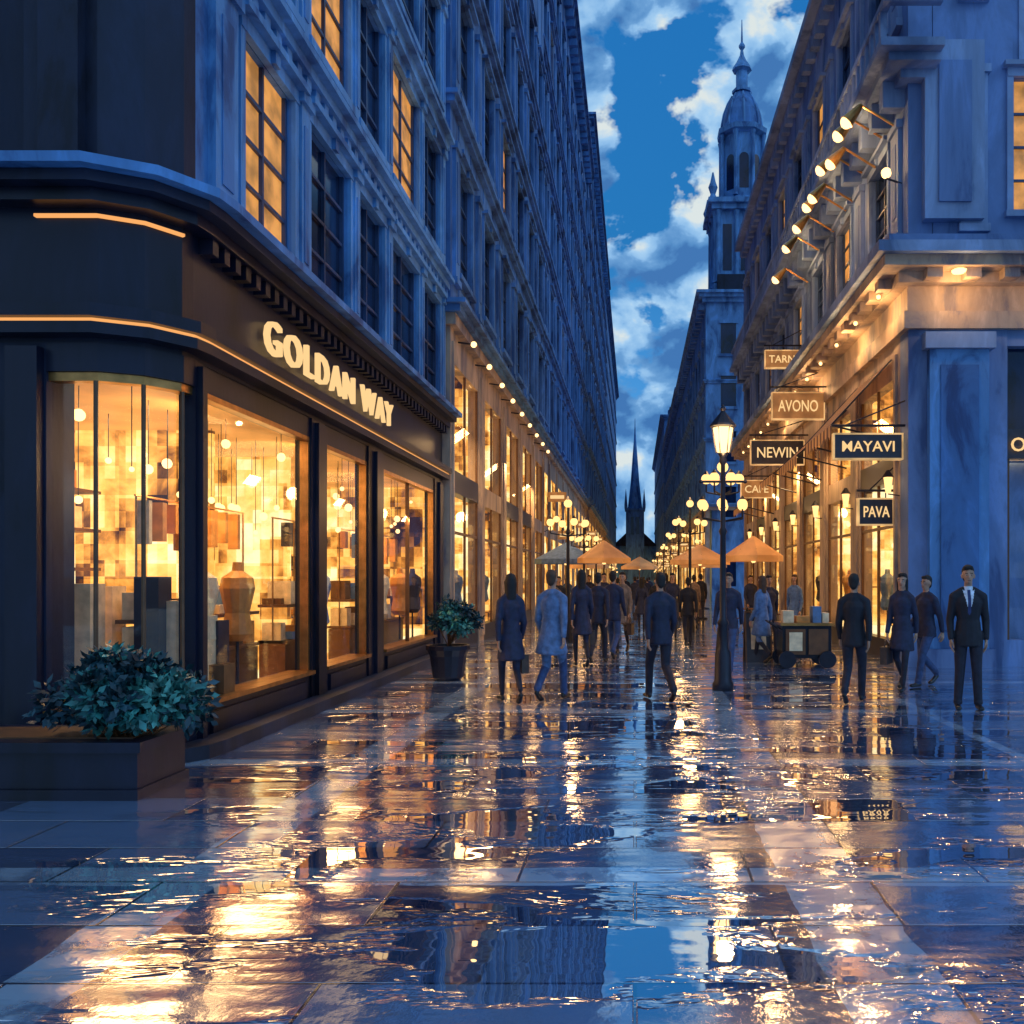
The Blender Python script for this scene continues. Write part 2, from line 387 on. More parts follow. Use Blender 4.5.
# ============================================================ rows
def shoprow(b,f,s0,s1,pitch,pier,zh,wm,backm='shop2',second=None,depth=1.4,pane=False):
    n=max(1,int(round((s1-s0)/pitch))); P=(s1-s0)/n
    for i in range(n+1):
        c=s0+i*P; aa=max(s0,c-pier/2); bb=min(s1,c+pier/2)
        b.box('piers',wm,f,aa,bb,-.3,0,0,zh)
        if bb-aa>.3: b.box('piers',wm,f,aa+.12,bb-.12,-.1,.05,.15,zh-.3)
    for i in range(n):
        aa=s0+i*P+pier/2; bb=s0+(i+1)*P-pier/2
        top=3.6 if second else zh-.5
        b.box('stall_riser','black',f,aa,bb,-.28,-.04,0,.4)
        b.box('glass','shoppane' if pane else 'glass',f,aa,bb,-.07,-.06,.4,top)
        b.box('shop_fascia','black' if random.random()<.4 else wm,f,aa,bb,-.28,-.03,top,top+.5)
        m=(aa+bb)/2
        for q in (aa+.03,m,bb-.03): b.box('window_frames','wood',f,q-.03,q+.03,-.1,-.045,.4,top)
        b.box('window_frames','wood',f,aa,bb,-.102,-.042,top*.74,top*.74+.06)
        if second:
            b.box('glass','shoppane' if pane else 'glass',f,aa,bb,-.07,-.06,top+.5,second)
            for q in (aa+.03,m,bb-.03): b.box('window_frames','wood',f,q-.03,q+.03,-.1,-.045,top+.5,second)
            b.box('shop_fascia',wm,f,aa,bb,-.28,-.03,second,zh)
        else: b.box('shop_fascia',wm,f,aa,bb,-.28,-.035,top+.5,zh)
        if not pane:
            goods(b,f,aa,bb,-depth,(.8,1.3,1.8,2.3),.3,.5)
            for k in range(4):
                p=f.p(aa+(k+.5)*(bb-aa)/4,-.5,random.uniform(2.1,3.2)); b.ball('pendants','bulb',p,random.uniform(.04,.08),8)
            for k in range(2): dummy(b,f,aa+(k+.5)*(bb-aa)/2,-.45,random.choice(['cream','darkg','amberg','blueg']))
    if not pane:
        b.box('interior',backm,f,s0+.05,s1-.05,-depth-.1,-depth,0,zh-.1)
        for q in np.linspace(s0,s1,n+1): b.box('interior',backm,f,q-.04,q+.04,-depth,-.32,.02,zh-.12)
        b.box('interior','inwall',f,s0,s1,-depth,-.3,-.02,.02)
        b.box('interior','inwall',f,s0+.05,s1-.05,-depth,-.3,zh-.12,zh-.06)
def wins(s0,s1,pitch,w):
    n=max(1,int((s1-s0)//pitch)); P=(s1-s0)/n
    return [(s0+(i+.5)*P-w/2,s0+(i+.5)*P+w/2) for i in range(n)]
def row(name,side,X,d0,d1,h,gz,wm,tm,gm,pitch,w,fh,detail=1,second=None,litp=0.02,back=9,pane=True):
    b=B(name); f=LF(X) if side<0 else RF(X)
    shoprow(b,f,d0,d1,4.4 if d0<60 else 6,.7,gz-.5,gm,'shop2',second,pane=pane)
    if side<0: path=[(X-4,d0),(X,d0),(X,d1)]
    else: path=[(X,d1),(X,d0),(X+4,d0)]
    b.ledge('cornice',gm,path,gz-.5,gz-.25,.14,-.3); b.ledge('cornice',tm,path,gz-.247,gz-.1,.26,-.3); b.ledge('cornice',tm,path,gz-.097,gz,.4,-.3)
    fl=[];z=gz+.9
    while z+fh*.62<h-.8: fl.append((z,z+fh*.62)); z+=fh
    upper(b,f,d0,d1,gz,h,fl,wins(d0,d1,pitch,w),wm,tm,detail=detail,litp=litp)
    for zb,zt in fl[1:]:
        b.ledge('cornice',tm,path,zb-.62,zb-.48,.12,-.1); b.ledge('cornice',tm,path,zb-.477,zb-.38,.2,-.1)
    b.ledge('roof_cornice',tm,path,h,h+.3,.25,-.5); b.ledge('roof_cornice',tm,path,h+.303,h+.55,.5,-.5); b.ledge('roof_cornice',tm,path,h+.553,h+.75,.7,-.5)
    if detail>=1:
        for s in np.arange(d0+.3,d1-.2,1.0): b.box('roof_cornice',tm,f,s,s+.3,-.1,.5,h-.45,h-.002)
    b.box('core',wm,f,d0+.003,d1-.003,-back,-.46,gz-.3,h+.2)
    b.box('core',wm,f,d0+.003,d1-.003,-back,-1.8,0,gz-.3)
    b.box('roof','stoneDark',f,d0+.4,d1-.4,-back,-.9,h+.2,h+2.2)
    for s in np.arange(d0+2,d1-2,4.5):
        b.box('dormers',tm,f,s,s+1.2,-1.6,-.7,h+.5,h+2.0); b.box('dormers','win',f,s+.25,s+.95,-.72,-.66,h+.8,h+1.7)
    if d0>=39:
        for s in np.arange(d0+1,d1,3.1):
            p=f.p(s,.35,random.uniform(2.7,4.8)); b.ball('wall_lamps','globe',p,random.uniform(.09,.17),8); b.rod('wall_lamps','iron',f.p(s,0,p[2]-.2),p,.02,4)
        for s in np.arange(d0+2,min(d1,d0+50),5.3):
            z_=random.uniform(3,5.2); b.box('blade_signs','signbr',f,s-.05,s+.05,.15,1.0,z_,z_+.45); b.box('blade_signs','letters',f,s-.056,s+.056,.25,.9,z_+.14,z_+.3)
    return b,f
b,f=row('stone_shop_building',-1,-4.05,19.75,39.9,28,7.7,'stoneB','stoneBtrim','beige',3.3,1.6,4.1,detail=2,second=6.5,pane=False,litp=.04)
for s in np.arange(20.6,39,2.2):
    p=f.p(s,.36,7.0); b.rod('wall_lamps','iron',f.p(s,0,7.05),p,.02,5); b.ball('wall_lamps','bulb',p,.07,8)
rB=b.done()
for y in (22,28,35): area('shop_ceiling_light',(-4.9,y,5.8),3.4,170,(0,math.radians(35),0),parent=rB,sy=.8)
b,f=row('tall_stone_building',-1,-4.2,40,78,36,8,'stoneB','stoneBtrim','beige',3.3,1.5,4.3,1,6.6,litp=.04); rC=b.done()
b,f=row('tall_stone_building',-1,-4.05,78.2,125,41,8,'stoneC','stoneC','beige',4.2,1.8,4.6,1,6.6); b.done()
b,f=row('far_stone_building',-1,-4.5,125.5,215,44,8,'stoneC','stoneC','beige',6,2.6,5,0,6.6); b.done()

# ============================================================ BUILDING E (right corner)
XR=5.1
e=B('grand_corner_building'); f=RF(XR); g=FF(16.8)
pE=[(XR,42),(XR,16.8),(22,16.8)]
shoprow(e,f,17.35,41.8,3.75,.75,6.3,'beige','shop2',5.6,depth=1.6)
e.box('piers','beige',f,16.803,17.35,-.3,-.003,0,6.3)
gw=[(6.95,9.4),(10.6,13.0),(14.2,16.6)]
ed=[XR]+[x for w in gw for x in w]+[22]
for i in range(0,len(ed),2): e.box('piers','stoneE',g,ed[i],ed[i+1],-.5,0,0,6.3)
e.box('piers','stoneA',g,XR+.35,XR+1.45,-.1,.16,.35,5.9); e.box('piers','stoneE',g,XR+.25,XR+1.55,-.1,.24,0,.347); e.box('piers','stoneEtrim',g,XR+.25,XR+1.55,-.1,.24,5.903,6.2)
e.box('piers','stoneB',g,XR+.55,XR+1.25,.1,.19,.7,5.6)
for p0,p1 in gw:
    e.box('stall_riser','stoneE',g,p0,p1,-.4,-.05,0,.5)
    e.box('glass','glass',g,p0,p1,-.15,-.14,.5,3.9); e.box('shop_fascia','signbd',g,p0,p1,-.4,-.05,3.9,4.45)
    e.box('window_glass','win',g,p0,p1,-.3,-.26,4.45,6.0); e.box('shop_fascia','stoneE',g,p0,p1,-.4,-.03,6.0,6.3)
    for q in (p0+.04,(p0+p1)/2,p1-.04): e.box('window_frames','wood',g,q-.04,q+.04,-.18,-.1,.5,3.9); e.box('window_frames','frame',g,q-.04,q+.04,-.28,-.16,4.45,6.0)
    e.box('interior','shop1',g,p0-.3,p1+.3,-1.9,-1.8,.02,3.9); goods(e,g,p0,p1,-1.8,(.8,1.3,1.8,2.4),dens=.5)
    for k in range(3): e.ball('pendants','bulb',g.p(p0+.5+k*.8,-.9,3.2),.06,8)
e.ledge('cornice','beige',pE,6.3,6.62,.1,-.5); e.ledge('cornice','beige',pE,6.623,7.1,.02,-.5)
e.ledge('cornice','beige',pE,7.103,7.3,.25,-.5); e.ledge('cornice','beige',pE,7.303,7.5,.6,-.5); e.ledge('cornice','stoneEtrim',pE,7.503,7.7,.75,-.5); e.ledge('cornice','stoneE',pE,7.703,7.9,.5,-.5)
for s in np.arange(17,41.6,.7): e.box('cornice','beige',f,s,s+.28,-.05,.5,7.12,7.3)
for s in np.arange(5.3,21,.7): e.box('cornice','beige',g,s,s+.28,-.05,.5,7.12,7.3)
flE=[(8.5,10.2),(12.6,14.9)]
upper(e,f,16.81,41.8,7.9,16.6,flE,wins(17.2,41.8,3.05,1.35),'stoneE','stoneEtrim',litp=0.1,lit={(1,0),(3,0),(2,1),(5,0),(6,1)})
upper(e,g,XR+.46,22,7.9,16.6,[(8.5,11.0),(12.8,15.2)],[(XR+1.95,XR+3.4),(XR+5,XR+6.4),(XR+8,XR+9.4)],'stoneE','stoneEtrim',lit={(0,0),(0,1),(1,0)})
e.box('pilasters','stoneEtrim',g,XR+.25,XR+1.35,-.05,.2,8.3,11.6); e.box('pilasters','stoneE',g,XR+.5,XR+1.1,.15,.24,8.6,11.2)
pS=[(XR,41.9),(XR,16.8),(XR+.45,16.8)]
z=10.9
e.ledge('cornice','stoneEtrim',pS,z,z+.15,.2,-.3); e.ledge('cornice','stoneEtrim',pS,z+.153,z+.3,.5,-.3); e.ledge('cornice','stoneEtrim',pS,z+.303,z+.45,.7,-.3)
for s in np.arange(17,41.6,.8): e.box('cornice','stoneEtrim',f,s,s+.25,-.05,.42,z-.35,z+.14)
e.ledge('balustrade','stoneEtrim',pS,z+1.15,z+1.27,.62,.46)
for s in np.arange(16.5,41.6,.35): e.box('balustrade','stoneEtrim',f,s,s+.12,.48,.6,z+.45,z+1.15)
e.ledge('roof_cornice','stoneEtrim',pE,16.6,16.85,.2,-.5); e.ledge('roof_cornice','stoneEtrim',pE,16.853,17.1,.45,-.5)
dentils(e,f,17,41.6,16.3,16.598,'stoneEtrim',.25,.6,.25)
e.box('roof','stoneDark',f,17.5,41,-14,-1.5,16.7,18)
e.box('core','stoneE',f,17.3,41.8,-14,-1.9,0,16.8)
for k,s in enumerate((17.3,18.0,18.7,19.7,20.6,21.3,22.6,24.2,26)):
    zz=10.75+.16*(k%2)-.08*(k%3)
    c0=Vector(f.p(s,.75,zz)); c1=Vector(f.p(s+.05,1.02,zz-.3))
    e.rod('facade_lamps','brass',f.p(s,.1,zz-.4),c0,.025,5); e.rod('facade_lamps','brass',c0,c1,.05,10,.14); e.ball('facade_lamps','bulb',c1,.125,10)
for s in np.arange(17.3,40,1.8): e.ball('soffit_lamps','bulb',f.p(s,.42,7.06),.045,8)
for s in (5.9,7.9,9.9): e.lathe('soffit_lamps','bulb',g.p(s,.42,7.22),[(.12,0),(.14,.04),(.1,.06)],10)
e.ball('wall_lamps','bulb',f.p(17.2,.3,9.4),.1,8); e.rod('wall_lamps','iron',f.p(17.2,0,9.2),f.p(17.2,.3,9.3),.02,5)
for s in np.arange(17.35,41,3.49):
    e.lathe('pier_lanterns','globe',f.p(s,.22,3.3),[(.05,0),(.09,.3)],6); e.lathe('pier_lanterns','iron',f.p(s,.22,3.6),[(.12,0),(.03,.14)],6); e.rod('pier_lanterns','iron',f.p(s,0,3.25),f.p(s,.22,3.28),.015,4)
rE=e.done()
text_obj('OA CAM',basis((1,0,0),(0,0,1),(0,-1,0),(7.0,16.8+.05-.07,4.03)),.36,'letters',rE,.01)
for y in (19.2,23,28,35): area('shop_ceiling_light',(5.75,y,5.4),2.8,180,(0,math.radians(-35),0),parent=rE,sy=.7)
area('shop_ceiling_light',(8,17.6,3.7),1.8,60,(math.radians(-30),0,0),parent=rE)
for s in (18.2,21,25): point('facade_lamp_light',(XR-1.15,s,10.2),75,rE,.1)
for s in (17.5,20,24.5,30): point('soffit_light',(XR-.5,s,6.8),42,rE,.06)
for x in (5.9,8): point('soffit_light',(x,16.25,6.9),24,rE,.06)

m,nt,out=mat('striped_awning'); L=nt.links.new
v=coords(nt); sx=N(nt,'ShaderNodeSeparateXYZ'); L(v,sx.inputs[0])
mm=N(nt,'ShaderNodeMath',_operation='MULTIPLY'); mm.inputs[1].default_value=3.0; L(sx.outputs[1],mm.inputs[0])
fr_=N(nt,'ShaderNodeMath',_operation='FRACT'); L(mm.outputs[0],fr_.inputs[0])
r=ramp(nt,[(0.0,(.70,.46,.28)),(0.5,(.20,.13,.13))],'CONSTANT'); L(fr_.outputs[0],r.inputs[0])
p=N(nt,'ShaderNodeBsdfPrincipled',Roughness=.8); L(r.outputs[0],p.inputs['Base Color'])
tr=N(nt,'ShaderNodeBsdfTranslucent'); L(r.outputs[0],tr.inputs[0]); mx=N(nt,'ShaderNodeMixShader'); mx.inputs[0].default_value=.5
L(p.outputs[0],mx.inputs[1]); L(tr.outputs[0],mx.inputs[2]); L(mx.outputs[0],out.inputs[0]); M['awning']=m
def awning(s0,s1,z,dz=1.1,o=1.2):
    b=B('shop_awning'); f=RF(XR); V=[f.p(s0,0,z),f.p(s1,0,z),f.p(s1,o,z-dz),f.p(s0,o,z-dz)]
    b.mesh('canopy','awning',V,[(0,1,2,3)])
    n=10
    for i in range(n):
        q0=s0+(s1-s0)*i/n;q1=s0+(s1-s0)*(i+1)/n;qm=(q0+q1)/2
        b.mesh('valance','awning',[f.p(q0,o,z-dz),f.p(q1,o,z-dz),f.p(q1,o,z-dz-.18),f.p(qm,o,z-dz-.28),f.p(q0,o,z-dz-.18)],[(0,1,2,3,4)])
    for q in (s0,s1): b.rod('arms','iron',f.p(q,0,z-dz-.3),f.p(q,o,z-dz),.02); b.rod('arms','iron',f.p(q,0,z),f.p(q,o,z-dz),.018)
    b.done()
awning(17.9,20.6,6.0,1.3); awning(21.7,24.4,5.7); awning(25.4,28.1,5.5,.9); awning(33,35.6,5.2,.9)

def hsign(x0,x1,y,z0,z1,txt,bd='signbd'):
    b=B('hanging_shop_sign'); g=FF(y)
    b.box('board',bd,g,x0,x1,-.06,.06,z0,z1)
    for (q0,q1,w0,w1) in ((x0-.03,x1+.03,z0-.03,z0-.001),(x0-.03,x1+.03,z1+.001,z1+.03)): b.box('trim','brassl',g,q0,q1,-.08,.08,w0,w1)
    b.box('trim','brassl',g,x0-.03,x0-.001,-.079,.079,z0,z1); b.box('trim','brassl',g,x1+.001,x1+.03,-.079,.079,z0,z1)
    b.rod('bracket','iron',(x0-.05,y,z1+.18),(XR,y,z1+.18),.025); b.rod('bracket','iron',(XR,y,z1+.65),(x0+.2,y,z1+.18),.015)
    for q in (x0+.12,x1-.12): b.rod('bracket','iron',(q,y,z1+.18),(q,y,z1+.02),.012)
    r=b.done(); h=(z1-z0)
    t=text_obj(txt,basis((1,0,0),(0,0,1),(0,-1,0),((x0+x1)/2,y-.075,z0+h*.28)),h*.64,'letters',r,.01,align='CENTER',off=.004)
    bpy.context.view_layer.update()
    k=min(1.4,(x1-x0)*.78/max(.1,t.dimensions.x)); t.matrix_world=basis((1,0,0),(0,0,1),(0,-1,0),((x0+x1)/2,y-.075,z0+h*.28))@Matrix.Diagonal((k,1,1,1))
hsign(3.76,5.02,17.0,3.92,4.36,'MAYAVI'); hsign(3.65,5.0,23.9,5.88,6.55,'AVONO','signbr'); hsign(3.42,4.95,26.5,5.0,5.68,'NEWIN'); hsign(4.0,5.0,27.6,8.1,8.6,'TARN','signbr'); hsign(4.4,5.05,17.7,2.72,3.2,'PAVA'); hsign(3.9,5.0,33,4.6,5.2,'CAFE','signbr')

# ============================================================ BUILDING G with tower
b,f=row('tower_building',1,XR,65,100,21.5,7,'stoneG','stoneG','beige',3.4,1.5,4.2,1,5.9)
gf=FF(65)
b.box('front_wall','stoneG',gf,5.55,14,-.5,-.02,0,21.5)
for x in (6.2,8.3,10.4):
    for z in (1,6,10,14,17.8): 
        b.box('front_windows','win',gf,x,x+1.1,-.06,0.01,z,z+2.2); b.box('front_windows','stoneG',gf,x-.15,x+1.25,-.06,.12,z+2.2,z+2.45); b.box('front_windows','stoneG',gf,x-.15,x+1.25,-.06,.12,z-.2,z-.003)
cx,cy=8.1,68.2
def sq(part,m,hw,z0,z1): b.box(part,m,WF,cx-hw,cx+hw,cy-hw,cy+hw,z0,z1)
sq('tower','stoneG',2.35,22,23.2); sq('tower','stoneG',2.1,23.2,28.6); sq('tower','stoneG',2.5,28.6,29.0); sq('tower','stoneG',2.75,29.0,29.35)
for sx_ in (-1,1):
    for k in (-1,-.33,.33,1):
        b.lathe('tower_columns','stoneG',(cx+k*2.0,cy+sx_*2.2,23.3),[(.26,0),(.2,.2),(.17,4.9),(.28,5.25)],10); b.lathe('tower_columns','stoneG',(cx+sx_*2.2,cy+k*2.0,23.3),[(.26,0),(.2,.2),(.17,4.9),(.28,5.25)],10)
for k in (-.66,.0,.66): 
    b.box('tower_windows','win',WF,cx+k*2-.32,cx+k*2+.32,cy-2.14,cy-2.0,24.2,27.6)
for k in (-1,1):
    for j in (-1,1): b.lathe('tower_urns','stoneG',(cx+k*2.4,cy+j*2.4,29.35),[(.3,0),(.18,.3),(.35,.8),(.2,1.2),(.05,1.9)],8)
b.lathe('tower','stoneG',(cx,cy,29.35),[(1.75,0),(1.75,.6),(1.5,.65),(1.5,5.4),(1.9,5.6),(1.95,5.95),(1.6,6.1)],8,rot=math.pi/8)
for k in range(8):
    aa=k*math.pi/4+math.pi/8; b.lathe('tower_columns','stoneG',(cx+1.68*math.cos(aa),cy+1.68*math.sin(aa),30),[(.2,0),(.14,.2),(.13,4.4),(.22,4.8)],8)
for k in range(8):
    aa=k*math.pi/4; n=Vector((math.cos(aa),math.sin(aa),0)); t=Vector((-math.sin(aa),math.cos(aa),0)); c=Vector((cx,cy,0))+n*1.41
    pts=[(-.34,30.6),(.34,30.6),(.34,32.9)]+[(.34*math.cos(q),32.9+.34*math.sin(q)) for q in np.linspace(0.3,math.pi-.3,6)]+[(-.34,32.9)]
    V=[tuple(c+t*u+Vector((0,0,z))) for u,z in pts]; b.mesh('tower_windows','win',V,[tuple(range(len(V)))])
b.lathe('dome','stoneC',(cx,cy,35.4),[(1.55,0),(1.5,.5),(1.35,1.3),(1.05,2.1),(.7,2.7),(.5,3.0)],16)
for k in range(8):
    aa=k*math.pi/4
    pr=[(1.58,0),(1.53,.5),(1.38,1.3),(1.08,2.1),(.73,2.7)]
    for i in range(4): b.rod('dome_ribs','stoneG',(cx+pr[i][0]*math.cos(aa),cy+pr[i][0]*math.sin(aa),35.4+pr[i][1]),(cx+pr[i+1][0]*math.cos(aa),cy+pr[i+1][0]*math.sin(aa),35.4+pr[i+1][1]),.08,5)
b.lathe('lantern','stoneG',(cx,cy,38.3),[(.75,0),(.75,.2),(.45,.25),(.45,1.6),(.75,1.75),(.7,1.95),(.4,2.4),(.16,2.9),(.1,3.3),(.24,3.5),(.24,3.65),(.08,3.9),(.03,5.6)],8)
b.done()
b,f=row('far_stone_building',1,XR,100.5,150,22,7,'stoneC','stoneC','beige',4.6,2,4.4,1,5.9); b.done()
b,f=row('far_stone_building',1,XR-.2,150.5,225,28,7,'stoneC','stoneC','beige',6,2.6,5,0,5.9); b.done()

c=B('church_with_spire')
c.box('nave','stoneC',WF,-5,5,212,235,0,9)
c.mesh('nave_roof','stoneDark',[(-5.3,211.5,9),(5.3,211.5,9),(0,211.5,14),(-5.3,235,9),(5.3,235,9),(0,235,14)],[(0,1,2),(3,5,4),(0,2,5,3),(1,4,5,2)])
c.box('bell_tower','stoneC',WF,-2.1,2.1,207,211.2,0,17); c.box('bell_tower','stoneC',WF,-2.35,2.35,206.75,211.45,17,17.5)
for k in (-1,1):
    for j in (206.9,211.3): c.lathe('pinnacles','stoneC',(k*2.1,j,17.5),[(.35,0),(.35,1),(.02,4.5)],6)
for x in (-1,.3): c.box('bell_openings','win',WF,x,x+.7,206.96,207.2,11.5,15.5)
c.lathe('spire','stoneC',(0,209.1,17.5),[(1.9,0),(1.75,.6),(1.1,6),(.55,13),(.3,16),(.12,19),(.05,21)],8,rot=math.pi/8)
c.done()
for x0,x1,y,h in ((-14,-6,240,14),(6,16,238,16)):
    c=B('distant_building'); c.box('walls','stoneC',WF,x0,x1,y,y+14,0,h); c.box('roof','stoneDark',WF,x0-.3,x1+.3,y-.3,y+14.3,h,h+1)
    for x in np.arange(x0+.7,x1-1,1.9):
        for z in np.arange(2,h-2,3.2): c.box('windows','winlit' if random.random()<.4 else 'win',WF,x,x+1,y-.05,y+.1,z,z+1.8)
    c.done()

# ============================================================ ground
def plane(name,x0,x1,y0,y1,z,m):
    me=bpy.data.meshes.new(name); me.from_pydata([(x0,y0,z),(x1,y0,z),(x1,y1,z),(x0,y1,z)],[],[(0,1,2,3)]); me.materials.append(m)
    o=bpy.data.objects.new(name,me); COL.objects.link(o); return o
m,nt,out=mat('wet_stone_paving'); L=nt.links.new
v=coords(nt); sp=N(nt,'ShaderNodeSeparateXYZ'); L(v,sp.inputs[0])
def math_(op,a,b=None,c=None):
    n=N(nt,'ShaderNodeMath',_operation=op)
    for i,x in enumerate((a,b,c)):
        if x is None: continue
        if isinstance(x,(int,float)): n.inputs[i].default_value=x
        else: L(x,n.inputs[i])
    return n.outputs[0]
X_,Y_=sp.outputs[0],sp.outputs[1]
warp=N(nt,'ShaderNodeTexNoise',Scale=2.2,Detail=3.0); L(v,warp.inputs['Vector'])
wv=math_('MULTIPLY_ADD',warp.outputs['Fac'],.10,-.05)
Xw=math_('ADD',X_,wv); Yw=math_('ADD',Y_,wv)
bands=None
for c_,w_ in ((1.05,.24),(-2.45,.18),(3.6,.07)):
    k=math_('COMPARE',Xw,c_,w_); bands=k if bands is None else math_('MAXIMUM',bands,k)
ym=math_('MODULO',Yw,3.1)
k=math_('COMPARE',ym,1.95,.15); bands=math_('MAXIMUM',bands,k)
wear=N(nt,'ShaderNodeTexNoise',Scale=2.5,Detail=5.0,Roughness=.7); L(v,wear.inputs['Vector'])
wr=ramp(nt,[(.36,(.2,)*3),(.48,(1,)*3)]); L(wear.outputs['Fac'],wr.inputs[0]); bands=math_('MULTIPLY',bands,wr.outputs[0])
br=N(nt,'ShaderNodeTexBrick',Scale=1.0); br.inputs['Brick Width'].default_value=1.3; br.inputs['Row Height'].default_value=.62
br.inputs['Mortar Size'].default_value=.010; br.inputs['Mortar Smooth'].default_value=.4
br.inputs['Color1'].default_value=(0,0,0,1); br.inputs['Color2'].default_value=(1,1,1,1); br.inputs['Mortar'].default_value=(.5,.5,.5,1)
L(v,br.inputs['Vector'])
slab=N(nt,'ShaderNodeSeparateColor'); L(br.outputs['Color'],slab.inputs[0])
base=ramp(nt,[(0,(.02,.04,.11)),(.35,(.05,.09,.20)),(.7,(.09,.17,.33)),(1,(.17,.28,.48))]); L(slab.outputs[0],base.inputs[0])
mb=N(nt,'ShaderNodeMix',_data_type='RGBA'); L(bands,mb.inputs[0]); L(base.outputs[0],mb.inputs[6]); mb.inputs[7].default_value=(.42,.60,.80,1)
mo=N(nt,'ShaderNodeMix',_data_type='RGBA'); L(br.outputs['Fac'],mo.inputs[0]); L(mb.outputs[2],mo.inputs[6]); mo.inputs[7].default_value=(.02,.03,.06,1)
mp=N(nt,'ShaderNodeMapping'); mp.inputs['Scale'].default_value=(.45,1.4,1); L(v,mp.inputs[0])
wn=N(nt,'ShaderNodeTexNoise',Scale=1.0,Detail=5.0,Roughness=.6,Distortion=.4); L(mp.outputs[0],wn.inputs['Vector'])
w1=math_('MULTIPLY_ADD',slab.outputs[0],.10,wn.outputs['Fac'])
pud=ramp(nt,[(.50,(0,)*3),(.55,(1,)*3)]); L(w1,pud.inputs[0])
rr=ramp(nt,[(.48,(.012,)*3),(.56,(.07,)*3),(.68,(.15,)*3),(.8,(.26,)*3)]); L(w1,rr.inputs[0])
mp2=N(nt,'ShaderNodeMapping'); mp2.inputs['Scale'].default_value=(.55,1.9,1); L(v,mp2.inputs[0])
rip=N(nt,'ShaderNodeTexNoise',Scale=1.5,Detail=2.2,Distortion=.0); L(mp2.outputs[0],rip.inputs['Vector'])
fine=N(nt,'ShaderNodeTexNoise',Scale=24.0,Detail=3.0); L(v,fine.inputs['Vector'])
hgt=math_('MULTIPLY',rip.outputs['Fac'],math_('MULTIPLY_ADD',pud.outputs[0],.0125,.0035))
hgt=math_('ADD',hgt,math_('MULTIPLY',math_('MULTIPLY',fine.outputs['Fac'],pud.outputs[0]),.0009))
hgt=math_('SUBTRACT',hgt,math_('MULTIPLY',math_('MULTIPLY',br.outputs['Fac'],pud.outputs[0]),.004))
tw=N(nt,'ShaderNodeTexWhiteNoise'); tw.noise_dimensions='1D'; L(math_('MULTIPLY',slab.outputs[0],977.0),tw.inputs['W'])
ts=N(nt,'ShaderNodeVectorMath',_operation='SUBTRACT'); L(tw.outputs['Color'],ts.inputs[0]); ts.inputs[1].default_value=(.5,.5,.5)
tm_=N(nt,'ShaderNodeVectorMath',_operation='MULTIPLY'); L(ts.outputs[0],tm_.inputs[0]); tm_.inputs[1].default_value=(.014,.05,0)
tk=N(nt,'ShaderNodeVectorMath',_operation='SCALE'); L(tm_.outputs[0],tk.inputs[0]); L(pud.outputs[0],tk.inputs['Scale'])
ta=N(nt,'ShaderNodeVectorMath',_operation='ADD'); L(tk.outputs[0],ta.inputs[0]); ta.inputs[1].default_value=(0,0,1)
tn=N(nt,'ShaderNodeVectorMath',_operation='NORMALIZE'); L(ta.outputs[0],tn.inputs[0])
bp=N(nt,'ShaderNodeBump',Strength=1.0,Distance=1.0); L(hgt,bp.inputs['Height']); L(tn.outputs[0],bp.inputs['Normal'])
df=N(nt,'ShaderNodeBsdfDiffuse'); L(mo.outputs[2],df.inputs[0]); L(bp.outputs[0],df.inputs['Normal'])
gl=N(nt,'ShaderNodeBsdfGlossy'); L(rr.outputs[0],gl.inputs['Roughness']); L(bp.outputs[0],gl.inputs['Normal'])
gl.inputs[0].default_value=(1,1,1,1)
lw=N(nt,'ShaderNodeLayerWeight',Blend=.5)
fc=math_('MULTIPLY_ADD',math_('POWER',lw.outputs['Facing'],1.6),.58,.38)
fc=math_('SUBTRACT',fc,math_('MULTIPLY',pud.outputs[0],.10))
mx=N(nt,'ShaderNodeMixShader'); L(fc,mx.inputs[0]); L(df.outputs[0],mx.inputs[1]); L(gl.outputs[0],mx.inputs[2]); L(mx.outputs[0],out.inputs[0])
plane('street_pavement',-40,40,-15,260,0.0,m)
plane('ground',-1500,1500,-1500,1500,-.02,stone('asphalt_ground',(.06,.07,.09),(.04,.045,.06)))

